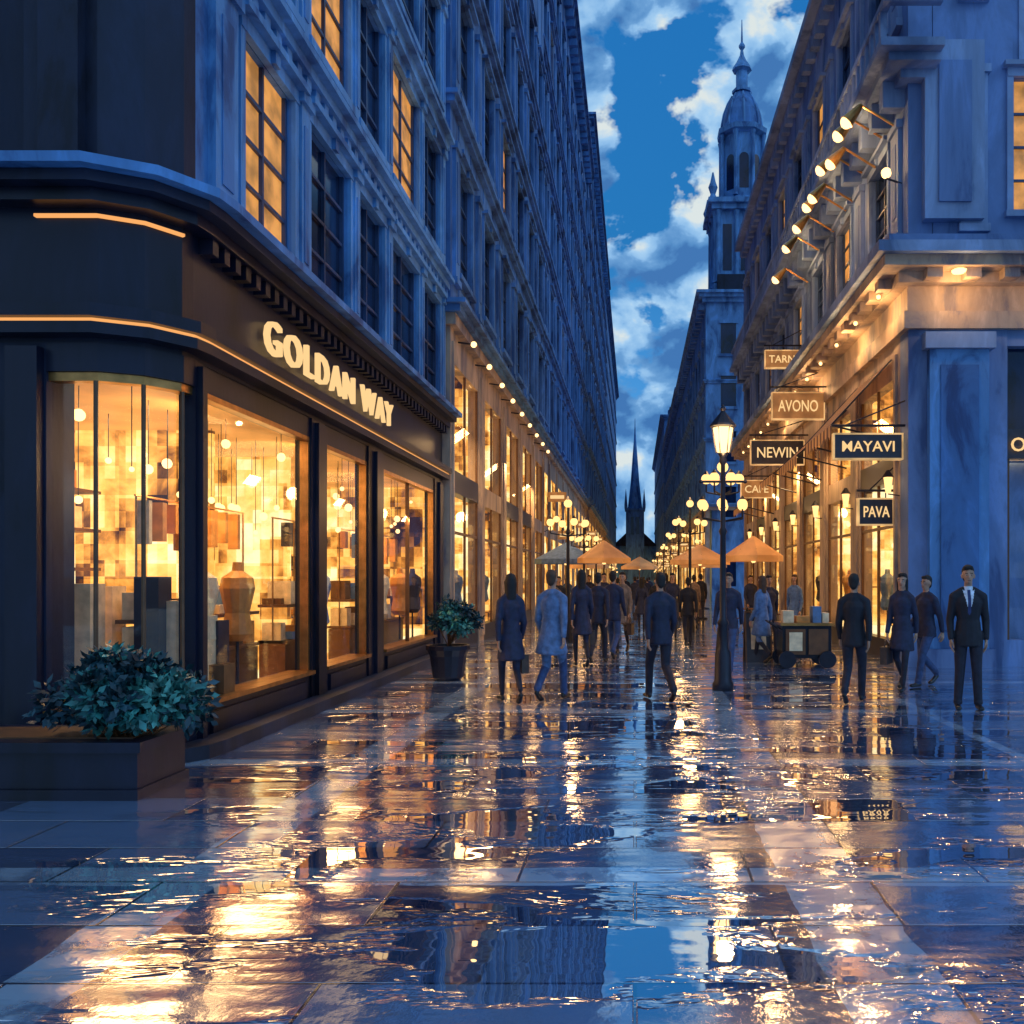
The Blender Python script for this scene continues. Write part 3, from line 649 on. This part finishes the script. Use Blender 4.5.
# ============================================================ plants
def leafmat(name,c):
    m,nt,out=mat(name); L=nt.links.new
    v=coords(nt); n=N(nt,'ShaderNodeTexNoise',Scale=7.0,Detail=3.0); L(v,n.inputs['Vector'])
    r=ramp(nt,[(.35,mul(c,.35)),(.5,c),(.68,mul(c,1.9))]); L(n.outputs['Fac'],r.inputs[0])
    p=N(nt,'ShaderNodeBsdfPrincipled',Roughness=.45); L(r.outputs[0],p.inputs['Base Color']); L(p.outputs[0],out.inputs[0]); return m
M['leaf1']=leafmat('leaf_teal',(.02,.14,.13)); M['leaf2']=leafmat('leaf_dark',(.006,.04,.055)); M['leaf3']=leafmat('leaf_light',(.06,.26,.22))
def bush(b,c,R,n,ls,clumps=22):
    c=np.array(c);R=np.array(R)
    cl=[]
    for i in range(clumps):
        d=np.random.normal(size=3); d/=np.linalg.norm(d); d[2]=abs(d[2])*.9-.2
        cl.append((c+d*R*random.uniform(.45,1.05),random.uniform(.16,.34)*R.mean()))
    for cc,cr in cl:
        b.rod('stems','wood',tuple(c-np.array([0,0,R[2]*.9])),tuple(cc),.008,4)
        mname=random.choice(['leaf1','leaf1','leaf2','leaf2','leaf3'])
        V=[];Fc=[]
        for k in range(n//clumps):
            d=np.random.normal(size=3); d/=np.linalg.norm(d); p=cc+d*cr*random.uniform(.5,1.25)
            q=np.random.normal(size=3); q/=np.linalg.norm(q); u=np.cross(d,q); u/=np.linalg.norm(u)+1e-6; w=np.cross(u,d)*.3+d*.5+q*.3; w/=np.linalg.norm(w)
            s=ls*random.uniform(.6,1.4); i=len(V)
            V+=[tuple(p),tuple(p+w*s*.5+u*s*.26),tuple(p+w*s),tuple(p+w*s*.5-u*s*.26)]; Fc.append((i,i+1,i+2,i+3))
        b.mesh('foliage',mname,V,Fc)
p=B('shrub_planter')
p.box('trough','black',WF,-5.6,-3.75,6.78,7.5,0,.36); p.box('trough','black',WF,-5.65,-3.7,6.73,7.55,.362,.44); p.box('trough','black',WF,-5.62,-3.73,6.75,7.53,-.01,.08)
p.box('soil','wood',WF,-5.5,-3.85,6.9,7.4,.44,.45)
bush(p,(-4.0,7.1,.72),(.60,.42,.46),5600,.08,44)
p.done()
p=B('potted_shrub')
p.lathe('pot','black',(-3.05,14.7,0),[(.2,0),(.25,.05),(.3,.4),(.34,.5),(.36,.5),(.36,.57),(.31,.57),(.3,.52)],16)
bush(p,(-3.05,14.7,.95),(.44,.44,.44),3400,.08,28); p.done()

# ============================================================ lamps
def lantern_lamp(loc):
    b=B('street_lamp',loc)
    b.lathe('post','iron',(0,0,0),[(.16,0),(.16,.1),(.13,.14),(.12,.55),(.08,.62),(.07,.95),(.09,1.0),(.05,1.06),(.042,2.3),(.065,2.36),(.038,2.42),(.032,3.35),(.06,3.4),(.045,3.46),(.08,3.52)],14)
    b.rod('crossbar','iron',(-.32,0,3.1),(.32,0,3.1),.018)
    for k in(-1,1): b.ball('crossbar','iron',(k*.33,0,3.1),.03,8)
    zb=3.52
    b.lathe('lantern_glass','bulb',(0,0,zb),[(.09,.02),(.15,.38)],6)
    for k in range(6):
        a_=k*math.pi/3; b.rod('lantern_frame','iron',(.1*math.cos(a_),.1*math.sin(a_),zb),(.165*math.cos(a_),.165*math.sin(a_),zb+.4),.012,4)
    b.lathe('lantern_cap','iron',(0,0,zb+.4),[(.2,0),(.19,.03),(.1,.14),(.05,.2),(.03,.23),(.045,.26),(.01,.33)],12)
    r=b.done(('post',)); l=point('lamp_light',(0,0,0),60,None,.12); l.parent=r; l.location=(0,-.3,3.75)
    return r
lantern_lamp((1.31,13.4,0))
def globe_lamp(loc,light=0,hh=1.0,gr=.1,n=3,two=False):
    b=B('globe_street_lamp',loc)
    b.lathe('post','iron',(0,0,0),[(.16,0),(.15,.12),(.11,.6),(.07,.7),(.05,1.2),(.04,3.1*hh),(.07,3.15*hh),(.03,3.3*hh),(.025,3.9*hh)],10)
    for lv in ((0,.55) if two else (0,)):
        for k in range(n):
            a_=k*math.pi*2/n+.4+lv; R_=.48-lv*.25; x,y=R_*math.cos(a_),R_*math.sin(a_); z0=3.05*hh-(.0 if not two else .2)+lv
            b.rod('arms','iron',(0,0,z0),(x,y,z0+.07),.018,5); b.rod('arms','iron',(x,y,z0+.07),(x,y,z0+.25),.018,5); b.ball('globes','globe',(x,y,z0+.35),gr,10); b.lathe('caps','iron',(x,y,z0+.35+gr*.85),[(gr*.6,0),(.01,.08)],8)
    b.ball('globes','globe',(0,0,4.0*hh),gr*1.1,10); b.lathe('caps','iron',(0,0,4.0*hh+gr*.95),[(gr*.6,0),(.01,.1)],8)
    r=b.done()
    if light:
        o=point('lamp_light',(0,0,0),light,None,.2); o.parent=r; o.location=(0,0,4.3*hh)
for i,d in enumerate((19,27,37,50,66,90)): globe_lamp((1.85 if i<1 else 1.5+.15*i,d,0),60 if i<3 else 0,1.0-.03*(i%2),.11 if i<1 else .1,6 if i<1 else 4,i<1)
for i,d in enumerate((23.5,33,46,62,85)): globe_lamp((-1.75-.12*i,d,0),60 if i<2 else 0,.9,.1,4)

# ============================================================ parasols, tables
M['canvas']=emis_lit('glowing_parasol_canvas',(.6,.28,.1),(.9,.36,.10),.35,1.5)  # canvas emission stands in for light from the lamp underneath
M['canvasb']=simple('parasol_canvas_blue',(.14,.24,.42),.8)
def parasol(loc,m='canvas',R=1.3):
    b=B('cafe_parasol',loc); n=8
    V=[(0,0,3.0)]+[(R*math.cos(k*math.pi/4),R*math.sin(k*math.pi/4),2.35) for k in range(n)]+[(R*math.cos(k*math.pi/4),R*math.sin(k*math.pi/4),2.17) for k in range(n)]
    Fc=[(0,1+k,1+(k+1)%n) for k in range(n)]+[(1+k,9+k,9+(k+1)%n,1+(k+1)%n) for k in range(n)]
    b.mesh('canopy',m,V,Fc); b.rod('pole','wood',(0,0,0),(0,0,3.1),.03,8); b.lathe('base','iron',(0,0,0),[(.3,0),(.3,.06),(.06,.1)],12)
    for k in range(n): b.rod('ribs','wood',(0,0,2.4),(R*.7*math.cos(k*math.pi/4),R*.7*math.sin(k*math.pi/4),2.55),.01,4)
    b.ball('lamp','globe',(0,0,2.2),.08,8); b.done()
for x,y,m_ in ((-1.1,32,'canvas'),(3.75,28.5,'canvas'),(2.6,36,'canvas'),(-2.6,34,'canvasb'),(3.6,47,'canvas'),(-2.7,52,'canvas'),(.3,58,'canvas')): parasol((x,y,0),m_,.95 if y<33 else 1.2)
def table(loc):
    b=B('cafe_table',loc); b.lathe('top','wood',(0,0,.72),[(.36,0),(.36,.03)],14); b.rod('leg','iron',(0,0,0),(0,0,.72),.03); b.lathe('foot','iron',(0,0,0),[(.22,0),(.2,.03)],10)
    b.done()
def chair(loc,rot):
    b=B('cafe_chair',loc); b.lathe('seat','wood',(0,0,.44),[(.2,0),(.2,.03)],10)
    for x,y in((-.16,-.16),(.16,-.16),(-.16,.16),(.16,.16)): b.rod('legs','iron',(x,y,0),(x*.8,y*.8,.44),.014,5)
    for x in(-.16,0,.16): b.rod('backrest','iron',(x*.9,.17,.45),(x,.22,.88),.012,5)
    b.rod('backrest','iron',(-.17,.22,.88),(.17,.22,.88),.016,5); b.done().rotation_euler[2]=rot
for x,y in ((3.6,23.2),(3.4,26.8),(3.7,20.6)):
    table((x,y,0)); chair((x-.5,y,0),math.pi/2); chair((x+.5,y+.1,0),-math.pi/2)
c=B('display_cart')
c.box('body','black',WF,2.72,3.62,16.6,17.3,.18,.78); c.box('panel','wood',WF,2.78,3.14,16.57,16.62,.25,.72); c.box('panel','wood',WF,3.2,3.56,16.57,16.62,.25,.72)
c.box('panel','cream',WF,2.84,3.08,16.55,16.58,.32,.66); c.box('top','brass',WF,2.68,3.66,16.55,17.35,.782,.83)
for x in (2.8,3.54):
    c.rod('wheels','iron',(x,16.52,.16),(x,16.58,.16),.16,14); c.rod('wheels','iron',(x,17.3,.16),(x,17.36,.16),.16,14)
for x,w,h,mm_ in ((2.75,.2,.22,'cream'),(3.0,.25,.12,'amberg'),(3.3,.16,.3,'blueg'),(3.48,.12,.18,'cream')): c.box('merchandise',mm_,WF,x,x+w,16.7,17.0,.832,.832+h)
c.rod('handle','iron',(2.5,16.7,.85),(2.5,17.2,.85),.02); c.rod('handle','iron',(2.72,16.7,.7),(2.5,16.7,.85),.015); c.rod('handle','iron',(2.72,17.2,.7),(2.5,17.2,.85),.015)
c.done()
c=B('sandwich_board'); 
for sgn in (-1,1):
    c.mesh('panel','signbd',[(2.2,18+.25*sgn,0),(2.7,18+.25*sgn,0),(2.7,18+.03*sgn,.95),(2.2,18+.03*sgn,.95)],[(0,1,2,3)])
    for x in (2.2,2.7): c.rod('frame','wood',(x,18+.25*sgn,0),(x,18+.03*sgn,1.0),.02,4)
    c.rod('frame','wood',(2.2,18+.03*sgn,.98),(2.7,18+.03*sgn,.98),.02,4)
c.mesh('chalk_area','cream',[(2.3,17.80,.25),(2.6,17.80,.25),(2.6,17.93,.8),(2.3,17.93,.8)],[(0,1,2,3)]); c.done()

# ============================================================ people
def sm(name,c,rough=.7): M[name]=simple(name,c,rough,0,.35,14)
sm('suit_navy',(.010,.014,.042)); sm('suit_black',(.006,.007,.016)); sm('coat_blue',(.09,.17,.34)); sm('coat_navy',(.012,.018,.055)); sm('trouser',(.009,.011,.028)); sm('jeans',(.03,.06,.16))
sm('skin',(.42,.23,.15),.5); sm('hair_dark',(.012,.009,.010)); sm('hair_brown',(.07,.035,.02)); sm('shoe',(.008,.008,.012),.3); sm('shirt',(.62,.68,.8)); sm('tie',(.02,.04,.14)); sm('coat_tan',(.20,.13,.09)); sm('lips',(.25,.09,.07)); sm('eyewhite',(.45,.42,.4),.3); sm('bag_leather',(.06,.03,.02),.4)
def prim_mesh(p0,r0,p1,r1,cap=1.0,seg=14):
    p0=Vector(p0);p1=Vector(p1);d=p1-p0
    ln=d.length; d=d.normalized() if ln>1e-6 else Vector((0,0,1))
    lat=Vector((1,0,0)) if abs(d.x)<.8 else Vector((0,1,0))
    Lv=(lat-d*lat.dot(d)).normalized(); Dv=d.cross(Lv)
    V=[];rings=[]
    for ph in np.linspace(-math.pi/2*.93,0,4): rings.append((p0+d*(math.sin(ph)*min(r0)*cap),(r0[0]*math.cos(ph)**(1 if cap==1 else .35),r0[1]*math.cos(ph)**(1 if cap==1 else .35))))
    for ph in np.linspace(0,math.pi/2*.93,4): rings.append((p1+d*(math.sin(ph)*min(r1)*cap),(r1[0]*math.cos(ph)**(1 if cap==1 else .35),r1[1]*math.cos(ph)**(1 if cap==1 else .35))))
    for c,(a_,b_) in rings:
        for k in range(seg):
            t=2*math.pi*k/seg; V.append(tuple(c+Lv*a_*math.cos(t)+Dv*b_*math.sin(t)))
    Fc=[]
    for i in range(len(rings)-1):
        for k in range(seg): Fc.append((i*seg+k,i*seg+(k+1)%seg,(i+1)*seg+(k+1)%seg,(i+1)*seg+k))
    Fc.append(tuple(range(seg))[::-1]); Fc.append(tuple((len(rings)-1)*seg+k for k in range(seg)))
    return V,Fc,(np.array(p0),np.array(p1),np.array(d),np.array(Lv),np.array(Dv),ln)
def remesh(prims,voxel,name,rule=None):
    VV=[];FF_=[];info=[]
    for pr in prims:
        p0,r0,p1,r1,mt=pr[:5]; cap=pr[5] if len(pr)>5 else 1.0
        r0=r0 if isinstance(r0,tuple) else (r0,r0); r1=r1 if isinstance(r1,tuple) else (r1,r1)
        V,Fc,inf=prim_mesh(p0,r0,p1,r1,cap); b_=len(VV); VV+=V; FF_+=[tuple(b_+i for i in f_) for f_ in Fc]; info.append((inf,r0,r1,mt))
    me=bpy.data.meshes.new('tmp'); me.from_pydata(VV,[],FF_); o=bpy.data.objects.new('tmp',me); COL.objects.link(o)
    md=o.modifiers.new('r','REMESH'); md.mode='VOXEL'; md.voxel_size=voxel; md.use_smooth_shade=True
    s_=o.modifiers.new('s','SMOOTH'); s_.factor=.5; s_.iterations=3
    dg=bpy.context.evaluated_depsgraph_get(); ev=o.evaluated_get(dg); nm=bpy.data.meshes.new_from_object(ev); nm.name=name
    bpy.data.objects.remove(o); 
    n=len(nm.polygons); C=np.zeros(n*3); nm.polygons.foreach_get('center',C); C=C.reshape(-1,3)
    best=np.full(n,1e9); idx=np.zeros(n,int); names=[]
    for (p0,p1,d,Lv,Dv,ln),r0,r1,mt in info:
        if mt not in names: names.append(mt)
        q=C-p0; t=np.clip(q@d/max(ln,1e-6),0,1); ra=r0[0]+(r1[0]-r0[0])*t; rb=r0[1]+(r1[1]-r0[1])*t
        res=q-np.outer(t*ln,d); l=res@Lv; m_=res@Dv; ax=res@d; mn=np.minimum(ra,rb)
        D=(np.sqrt((l/ra)**2+(m_/rb)**2+(ax/mn)**2)-1)*mn
        k=D<best; best[k]=D[k]; idx[k]=names.index(mt)
    if rule: rule(C,idx,names)
    nm.materials.clear()
    for x in names: nm.materials.append(M[x])
    nm.polygons.foreach_set('material_index',idx.astype(np.int32)); nm.polygons.foreach_set('use_smooth',[True]*n); nm.update()
    return nm
hp=[((0,0,.01),(.02,.028),(0,0,-.03),(.018,.036),'skin'),((0,0,-.03),(.017,.038),(0,.002,-.085),(.015,.040),'skin')]
for k,(yy,ln) in enumerate(((.032,.07),(.011,.08),(-.010,.075),(-.031,.058))):
    a0=(0,yy,-.085); a1=(-.012,yy*1.12+.002,-.085-ln*.5); a2=(-.034,yy*1.2+.003,-.085-ln*.92)
    hp+=[(a0,.0090,a1,.0080,'skin'),(a1,.0080,a2,.0068,'skin')]
hp+=[((-.006,.028,-.03),.014,(-.018,.055,-.062),.011,'skin'),((-.018,.055,-.062),.011,(-.026,.060,-.095),.008,'skin')]
HAND=remesh(hp,.004,'hand')
def human(name,top='suit_navy',bottom='trouser',hair='hair_dark',female=False,coat=0,stride=.3,longhair=False,shirt=False,voxel=.012,armsw=.12,bag=False,stand=False,bun=False):
    P=[]; sh=.165 if not female else .142; W=1.0 if not female else .86
    st=stride
    lower='trouser' if (female and coat) else bottom
    for sx_,fw in ((-1,1),(1,-1)):
        x=.085*sx_
        if stand: kn=(x*1.15,.015,.50); an=(x*1.4,-.01,.085); lift=0
        elif fw>0: kn=(x,st*.62,.51); an=(x*.8,st*.85,.09); lift=0
        else: kn=(x,st*.05,.48); an=(x*.9,-st*1.0,.19); lift=.5
        kr=(.062,.066) if not female else (.052,.055)
        P.append(((x,0,.92),(.092*W,.098*W),kn,kr,lower)); P.append((kn,kr,(an[0],an[1],an[2]+.02),(.05,.054) if not female else (.034,.038),lower))
        if lift: P.append(((an[0],an[1]-.03,an[2]-.05),.036,(an[0],an[1]+.085,.05),(.042,.036),'shoe')); P.append(((an[0],an[1]+.085,.045),(.042,.036),(an[0],an[1]+.14,.034),(.036,.030),'shoe'))
        else: P.append(((an[0],an[1]-.035,.045),(.034,.04),(an[0]*1.1,an[1]+.17,.034),(.038,.028),'shoe'))
        if not female: P.append(((an[0],an[1],an[2]+.03),(.053,.058),(an[0],an[1]+.01,an[2]-.005),(.054,.062),lower,.3))
    P.append(((0,0,.93),(.152*W,.115),(0,0,1.12),(.135*W,.105),top))
    P.append(((0,0,1.12),(.135*W,.105),(0,.005,1.32),(.172*W,.12),top))
    P.append(((0,.005,1.32),(.172*W,.118),(0,-.008,1.43),(.105,.072),top))
    hz=.80 if not coat else coat
    if coat: 
        P.append(((0,0,1.12),(.138*W,.11),(0,0,.85),(.185*W,.15),top,.3)); P.append(((0,0,.88),(.185*W,.15),(.01,.01,hz),(.225*W,.22),top,.15))
    else: P.append(((0,0,1.08),(.142*W,.11),(0,-.005,hz),(.172,.138),top,.15))
    for sx_ in (-1,1):
        s0=(sx_*.06,-.008,1.465); s1=(sx_*sh,0,1.385); P.append((s0,(.05,.05),s1,.062*W,top))
        fwd=sx_*armsw
        el=(sx_*(sh+.045),-.035+fwd*.3,1.10); wr=(sx_*(sh+.045),.03+fwd,.885)
        P.append((s1,(.060*W,.066*W),el,(.047,.05),top)); P.append((el,(.047,.05),wr,(.036,.04),top))
    if shirt: P.append(((0,.0,1.46),(.058,.058),(0,.006,1.495),(.055,.057),'shirt',.3))
    else: P.append(((0,-.005,1.45),(.066,.066),(0,-.0,1.485),(.058,.06),top,.4))
    P.append(((0,-.003,1.43),(.049,.052),(0,.010,1.57),(.047,.051),'skin'))
    P.append(((0,-.005,1.665),(.072,.088),(0,.002,1.675),(.071,.087),'skin'))
    P.append(((0,.028,1.585),(.046,.052),(0,.022,1.66),(.066,.07),'skin'))
    P.append(((0,.066,1.563),(.02,.018),(0,.05,1.595),(.042,.038),'skin'))
    P.append(((0,.090,1.652),.007,(0,.104,1.622),(.013,.011),'skin'))
    P.append(((-.03,.076,1.676),.009,(.03,.076,1.676),.009,'skin'))
    for sx_ in (-1,1): P.append(((sx_*.072,-.005,1.615),(.008,.014),(sx_*.077,-.009,1.652),(.010,.018),'skin'))
    P.append(((0,-.026,1.70),(.077,.080),(0,-.018,1.712),(.074,.078),hair)); P.append(((0,-.052,1.605),(.056,.04),(0,-.035,1.69),(.074,.066),hair)); P.append(((-.025,.035,1.745),(.04,.03),(.03,.045,1.742),(.035,.028),hair))
    if longhair:
        P.append(((0,-.06,1.44),(.06,.03),(0,-.045,1.66),(.080,.06),hair))
        for sx_ in(-1,1): P.append(((sx_*.062,-.01,1.46),(.02,.03),(sx_*.070,.0,1.67),(.018,.04),hair))
    if bun: P.append(((0,-.12,1.70),.035,(0,-.125,1.71),.033,hair))
    def rule(C,idx,names):
        for nmx in ('shirt','tie'):
            if shirt and nmx not in names: names.append(nmx)
        it=names.index(top); il=names.index(lower)
        idx[(idx==il)&(C[:,2]>hz+.004)]=it
        idx[(idx==it)&(C[:,2]<hz-.03)&(C[:,2]<.8)]=il if not coat else it
        if shirt:
            zz=C[:,2]; ax=np.abs(C[:,0]); fr=(C[:,1]>.03)&(zz>1.17)&(zz<1.47)
            idx[fr&(ax<(zz-1.17)*.23)]=names.index('shirt')
            idx[fr&(ax<.017)&(ax<(zz-1.17)*.5+.004)]=names.index('tie')
    me=remesh(P,voxel,name+'_body',rule)
    extras=[]
    if voxel<.02:
        fb=B('x')
        for sx_ in(-1,1):
            fb.ball('face','eyewhite',(sx_*.029,.075,1.655),.0105,8); fb.ball('face','hair_dark',(sx_*.029,.0815,1.654),.0065,6); fb.rod('face',hair,(sx_*.014,.087,1.676),(sx_*.046,.075,1.677),.0045,5)
        fb.rod('face','lips',(-.02,.086,1.59),(.02,.086,1.59),.005,6)
        extras.append(fb)
    hands=[]
    for sx_ in (-1,1):
        fwd=sx_*armsw; hands.append((sx_,(sx_*(sh+.045),.03+fwd,.868)))
    bagb=None
    if bag:
        bagb=B('x'); hx=sh+.06; hy=.03+armsw
        bagb.box('handbag','bag_leather',WF,hx-.05,hx+.05,hy-.18,hy+.18,.40,.66); bagb.box('handbag','brass',WF,hx+.051,hx+.056,hy-.02,hy+.02,.58,.61)
        pr=[(hy-.1,.66),(hy-.09,.74),(hy,.78),(hy+.09,.74),(hy+.1,.66)]
        for i in range(4): bagb.rod('handbag','bag_leather',(hx,pr[i][0],pr[i][1]),(hx,pr[i+1][0],pr[i+1][1]),.01,5)
    ex=[]
    for bb in extras+([bagb] if bagb else []):
        byp={}
        for (part,mm_),(V,Fc) in bb.parts.items(): byp.setdefault(part,[]).append((mm_,V,Fc))
        for part,lst in byp.items():
            mq=bpy.data.meshes.new(part); VV=[];FF_=[];MI=[]
            for i,(mm_,V,Fc) in enumerate(lst):
                k=len(VV);VV+=V;FF_+=[tuple(k+j for j in f_) for f_ in Fc];MI+=[i]*len(Fc); mq.materials.append(M[mm_])
            mq.from_pydata(VV,[],FF_); mq.polygons.foreach_set('material_index',MI); ex.append((part,mq))
    return dict(body=me,hands=hands,ex=ex)
def place(name,h,x,y,rot=0,scale=1.0,flip=False):
    r=empty(name,(x,y,0)); r.rotation_euler[2]=rot; r.scale=(-scale if flip else scale,scale,scale)
    o=bpy.data.objects.new('body',h['body']); COL.objects.link(o); o.parent=r
    for sx_,p_ in h['hands']:
        o=bpy.data.objects.new('hand',HAND); COL.objects.link(o); o.parent=r; o.location=p_; o.scale=(sx_,1,1)
    for part,mq in h['ex']:
        o=bpy.data.objects.new(part,mq); COL.objects.link(o); o.parent=r
    return r
R=math.radians
manA=human('man',armsw=.16,stride=.36)
manB=human('manb',top='suit_black',armsw=.12,stride=.30)
manF=human('suitman',top='suit_black',shirt=True,stand=True,armsw=.03,voxel=.0075)
manG=human('mang',top='coat_blue',bottom='jeans',armsw=.12,coat=.66,stride=.30,hair='hair_brown')
womA=human('woman',top='coat_navy',female=True,coat=.62,longhair=True,stride=.28,armsw=.12,bag=True)
womB=human('womanb',top='coat_blue',female=True,coat=.58,longhair=True,hair='hair_brown',stride=.28,armsw=.1)
womC=human('womanc',top='coat_tan',female=True,coat=.65,bun=True,stride=.24,armsw=.1,bag=True,voxel=.015)
manC=human('manc',top='coat_navy',bottom='jeans',stride=.3,armsw=.16,voxel=.015)
place('walking_woman',womA,-1.66,12.0,R(20),.97)
place('walking_man',manG,-1.13,12.25,R(-18),1.0,True)
place('walking_man',manA,.34,12.2,R(16),.98)
place('walking_man',manB,2.92,12.0,R(-22),.97,True)
place('standing_businessman',manF,4.22,11.4,R(168),1.03)
place('walking_woman',womA,3.98,13.4,R(150),.98); place('walking_man',manC,4.5,13.9,R(120),.96)
ppl=[(-1.0,16.8,womA,12),(-.72,17.6,manA,-10),(-.45,18.4,manC,-14),(-.28,20,womC,170),(1.62,15.6,manC,165),(2.48,17.6,womB,40),(2.9,19.5,manA,190),(1.3,22,manB,0),(1.0,24,womA,180),(-1.9,21,womC,0),(-.9,26,manA,180),(.2,27,womA,0),(.7,30,manB,180),(-.6,31,manC,0),(1.9,29,womC,0),(-1.7,33.5,manA,180),(1.2,35,womA,0),(0,38,manC,0),(2.4,33,manB,0),(-1,41,womC,180),(.6,44,manA,0),(1.6,48,womA,180),(-.5,50,manB,0),(.9,56,manC,0),(-1.4,58,womA,0),(.2,64,manA,0),(1.8,66,manC,0),(-.8,72,womC,0),(.8,80,manB,0),(3.9,22,womB,150),(3.6,28,manC,200),(-2.2,26,manB,180),(-2.6,34.6,womB,0),(2.8,38,womC,0)]
for i,(x,y,h,r_) in enumerate(ppl):
    place('walking_woman' if h in (womA,womB,womC) else 'walking_man',h,x,y,R(r_),random.uniform(.92,1.03),i%2==1)

# ============================================================ world
w=bpy.data.worlds.new('World'); S.world=w; w.use_nodes=True; nt=w.node_tree; nt.nodes.clear(); L=nt.links.new
out=nt.nodes.new('ShaderNodeOutputWorld'); bg=nt.nodes.new('ShaderNodeBackground')
sky=nt.nodes.new('ShaderNodeTexSky'); sky.sky_type='NISHITA'; sky.sun_disc=False; sky.sun_elevation=R(4); sky.sun_rotation=R(130)
tc=nt.nodes.new('ShaderNodeTexCoord'); sp=nt.nodes.new('ShaderNodeSeparateXYZ'); L(tc.outputs['Generated'],sp.inputs[0])
grad=ramp(nt,[(0,(.16,.40,.78)),(.12,(.08,.30,.68)),(.35,(.012,.15,.40)),(.7,(.012,.15,.46)),(1,(.03,.20,.62))]); L(sp.outputs[2],grad.inputs[0])
sk=N(nt,'ShaderNodeMix',_data_type='RGBA',_blend_type='MULTIPLY'); sk.inputs[0].default_value=1; L(sky.outputs[0],sk.inputs[6]); sk.inputs[7].default_value=(.01,.04,.09,1)
ad=N(nt,'ShaderNodeMix',_data_type='RGBA',_blend_type='ADD'); ad.inputs[0].default_value=1; L(sk.outputs[2],ad.inputs[6]); L(grad.outputs[0],ad.inputs[7])
mp=N(nt,'ShaderNodeMapping'); mp.inputs['Scale'].default_value=(1,1,1.35); mp.inputs['Location'].default_value=(1.36,0,.52); L(tc.outputs['Generated'],mp.inputs[0])
n1=N(nt,'ShaderNodeTexNoise',Scale=6.0,Detail=6.0,Roughness=.55,Distortion=.1); L(mp.outputs[0],n1.inputs['Vector'])
n2=N(nt,'ShaderNodeTexNoise',Scale=14.0,Detail=5.0,Roughness=.5,Distortion=.2); L(mp.outputs[0],n2.inputs['Vector'])
cm=ramp(nt,[(.41,(0,0,0)),(.44,(1,1,1))]); L(n1.outputs['Fac'],cm.inputs[0])
cc=ramp(nt,[(.38,(.06,.20,.50)),(.42,(.10,.29,.62)),(.47,(.16,.38,.72)),(.50,(.28,.54,.88)),(.56,(.42,.68,.96)),(.62,(.78,.86,.86))]); L(n2.outputs['Fac'],cc.inputs[0])
mc=N(nt,'ShaderNodeMix',_data_type='RGBA'); L(cm.outputs[0],mc.inputs[0]); L(ad.outputs[2],mc.inputs[6]); L(cc.outputs[0],mc.inputs[7])
L(mc.outputs[2],bg.inputs[0]); bg.inputs[1].default_value=.92; L(bg.outputs[0],out.inputs[0])
sl=bpy.data.lights.new('dusk_fill_sun','SUN'); sl.energy=.5; sl.color=(.25,.55,1); sl.angle=R(25); so=bpy.data.objects.new('dusk_fill_sun',sl); COL.objects.link(so)  # weak blue fill from behind right, added to brighten the left facade
so.rotation_euler=Vector((-.6,.45,-.6)).to_track_quat('-Z','Y').to_euler()

cd=bpy.data.cameras.new('camera'); cam=bpy.data.objects.new('camera',cd); COL.objects.link(cam); cam.location=(0,0,H); cam.rotation_euler=(math.pi/2,0,0)
cd.sensor_width=36; cd.lens=F/1024*36; cd.shift_x=-(635-512)/1024; cd.shift_y=(577-512)/1024; cd.clip_end=3000; S.camera=cam
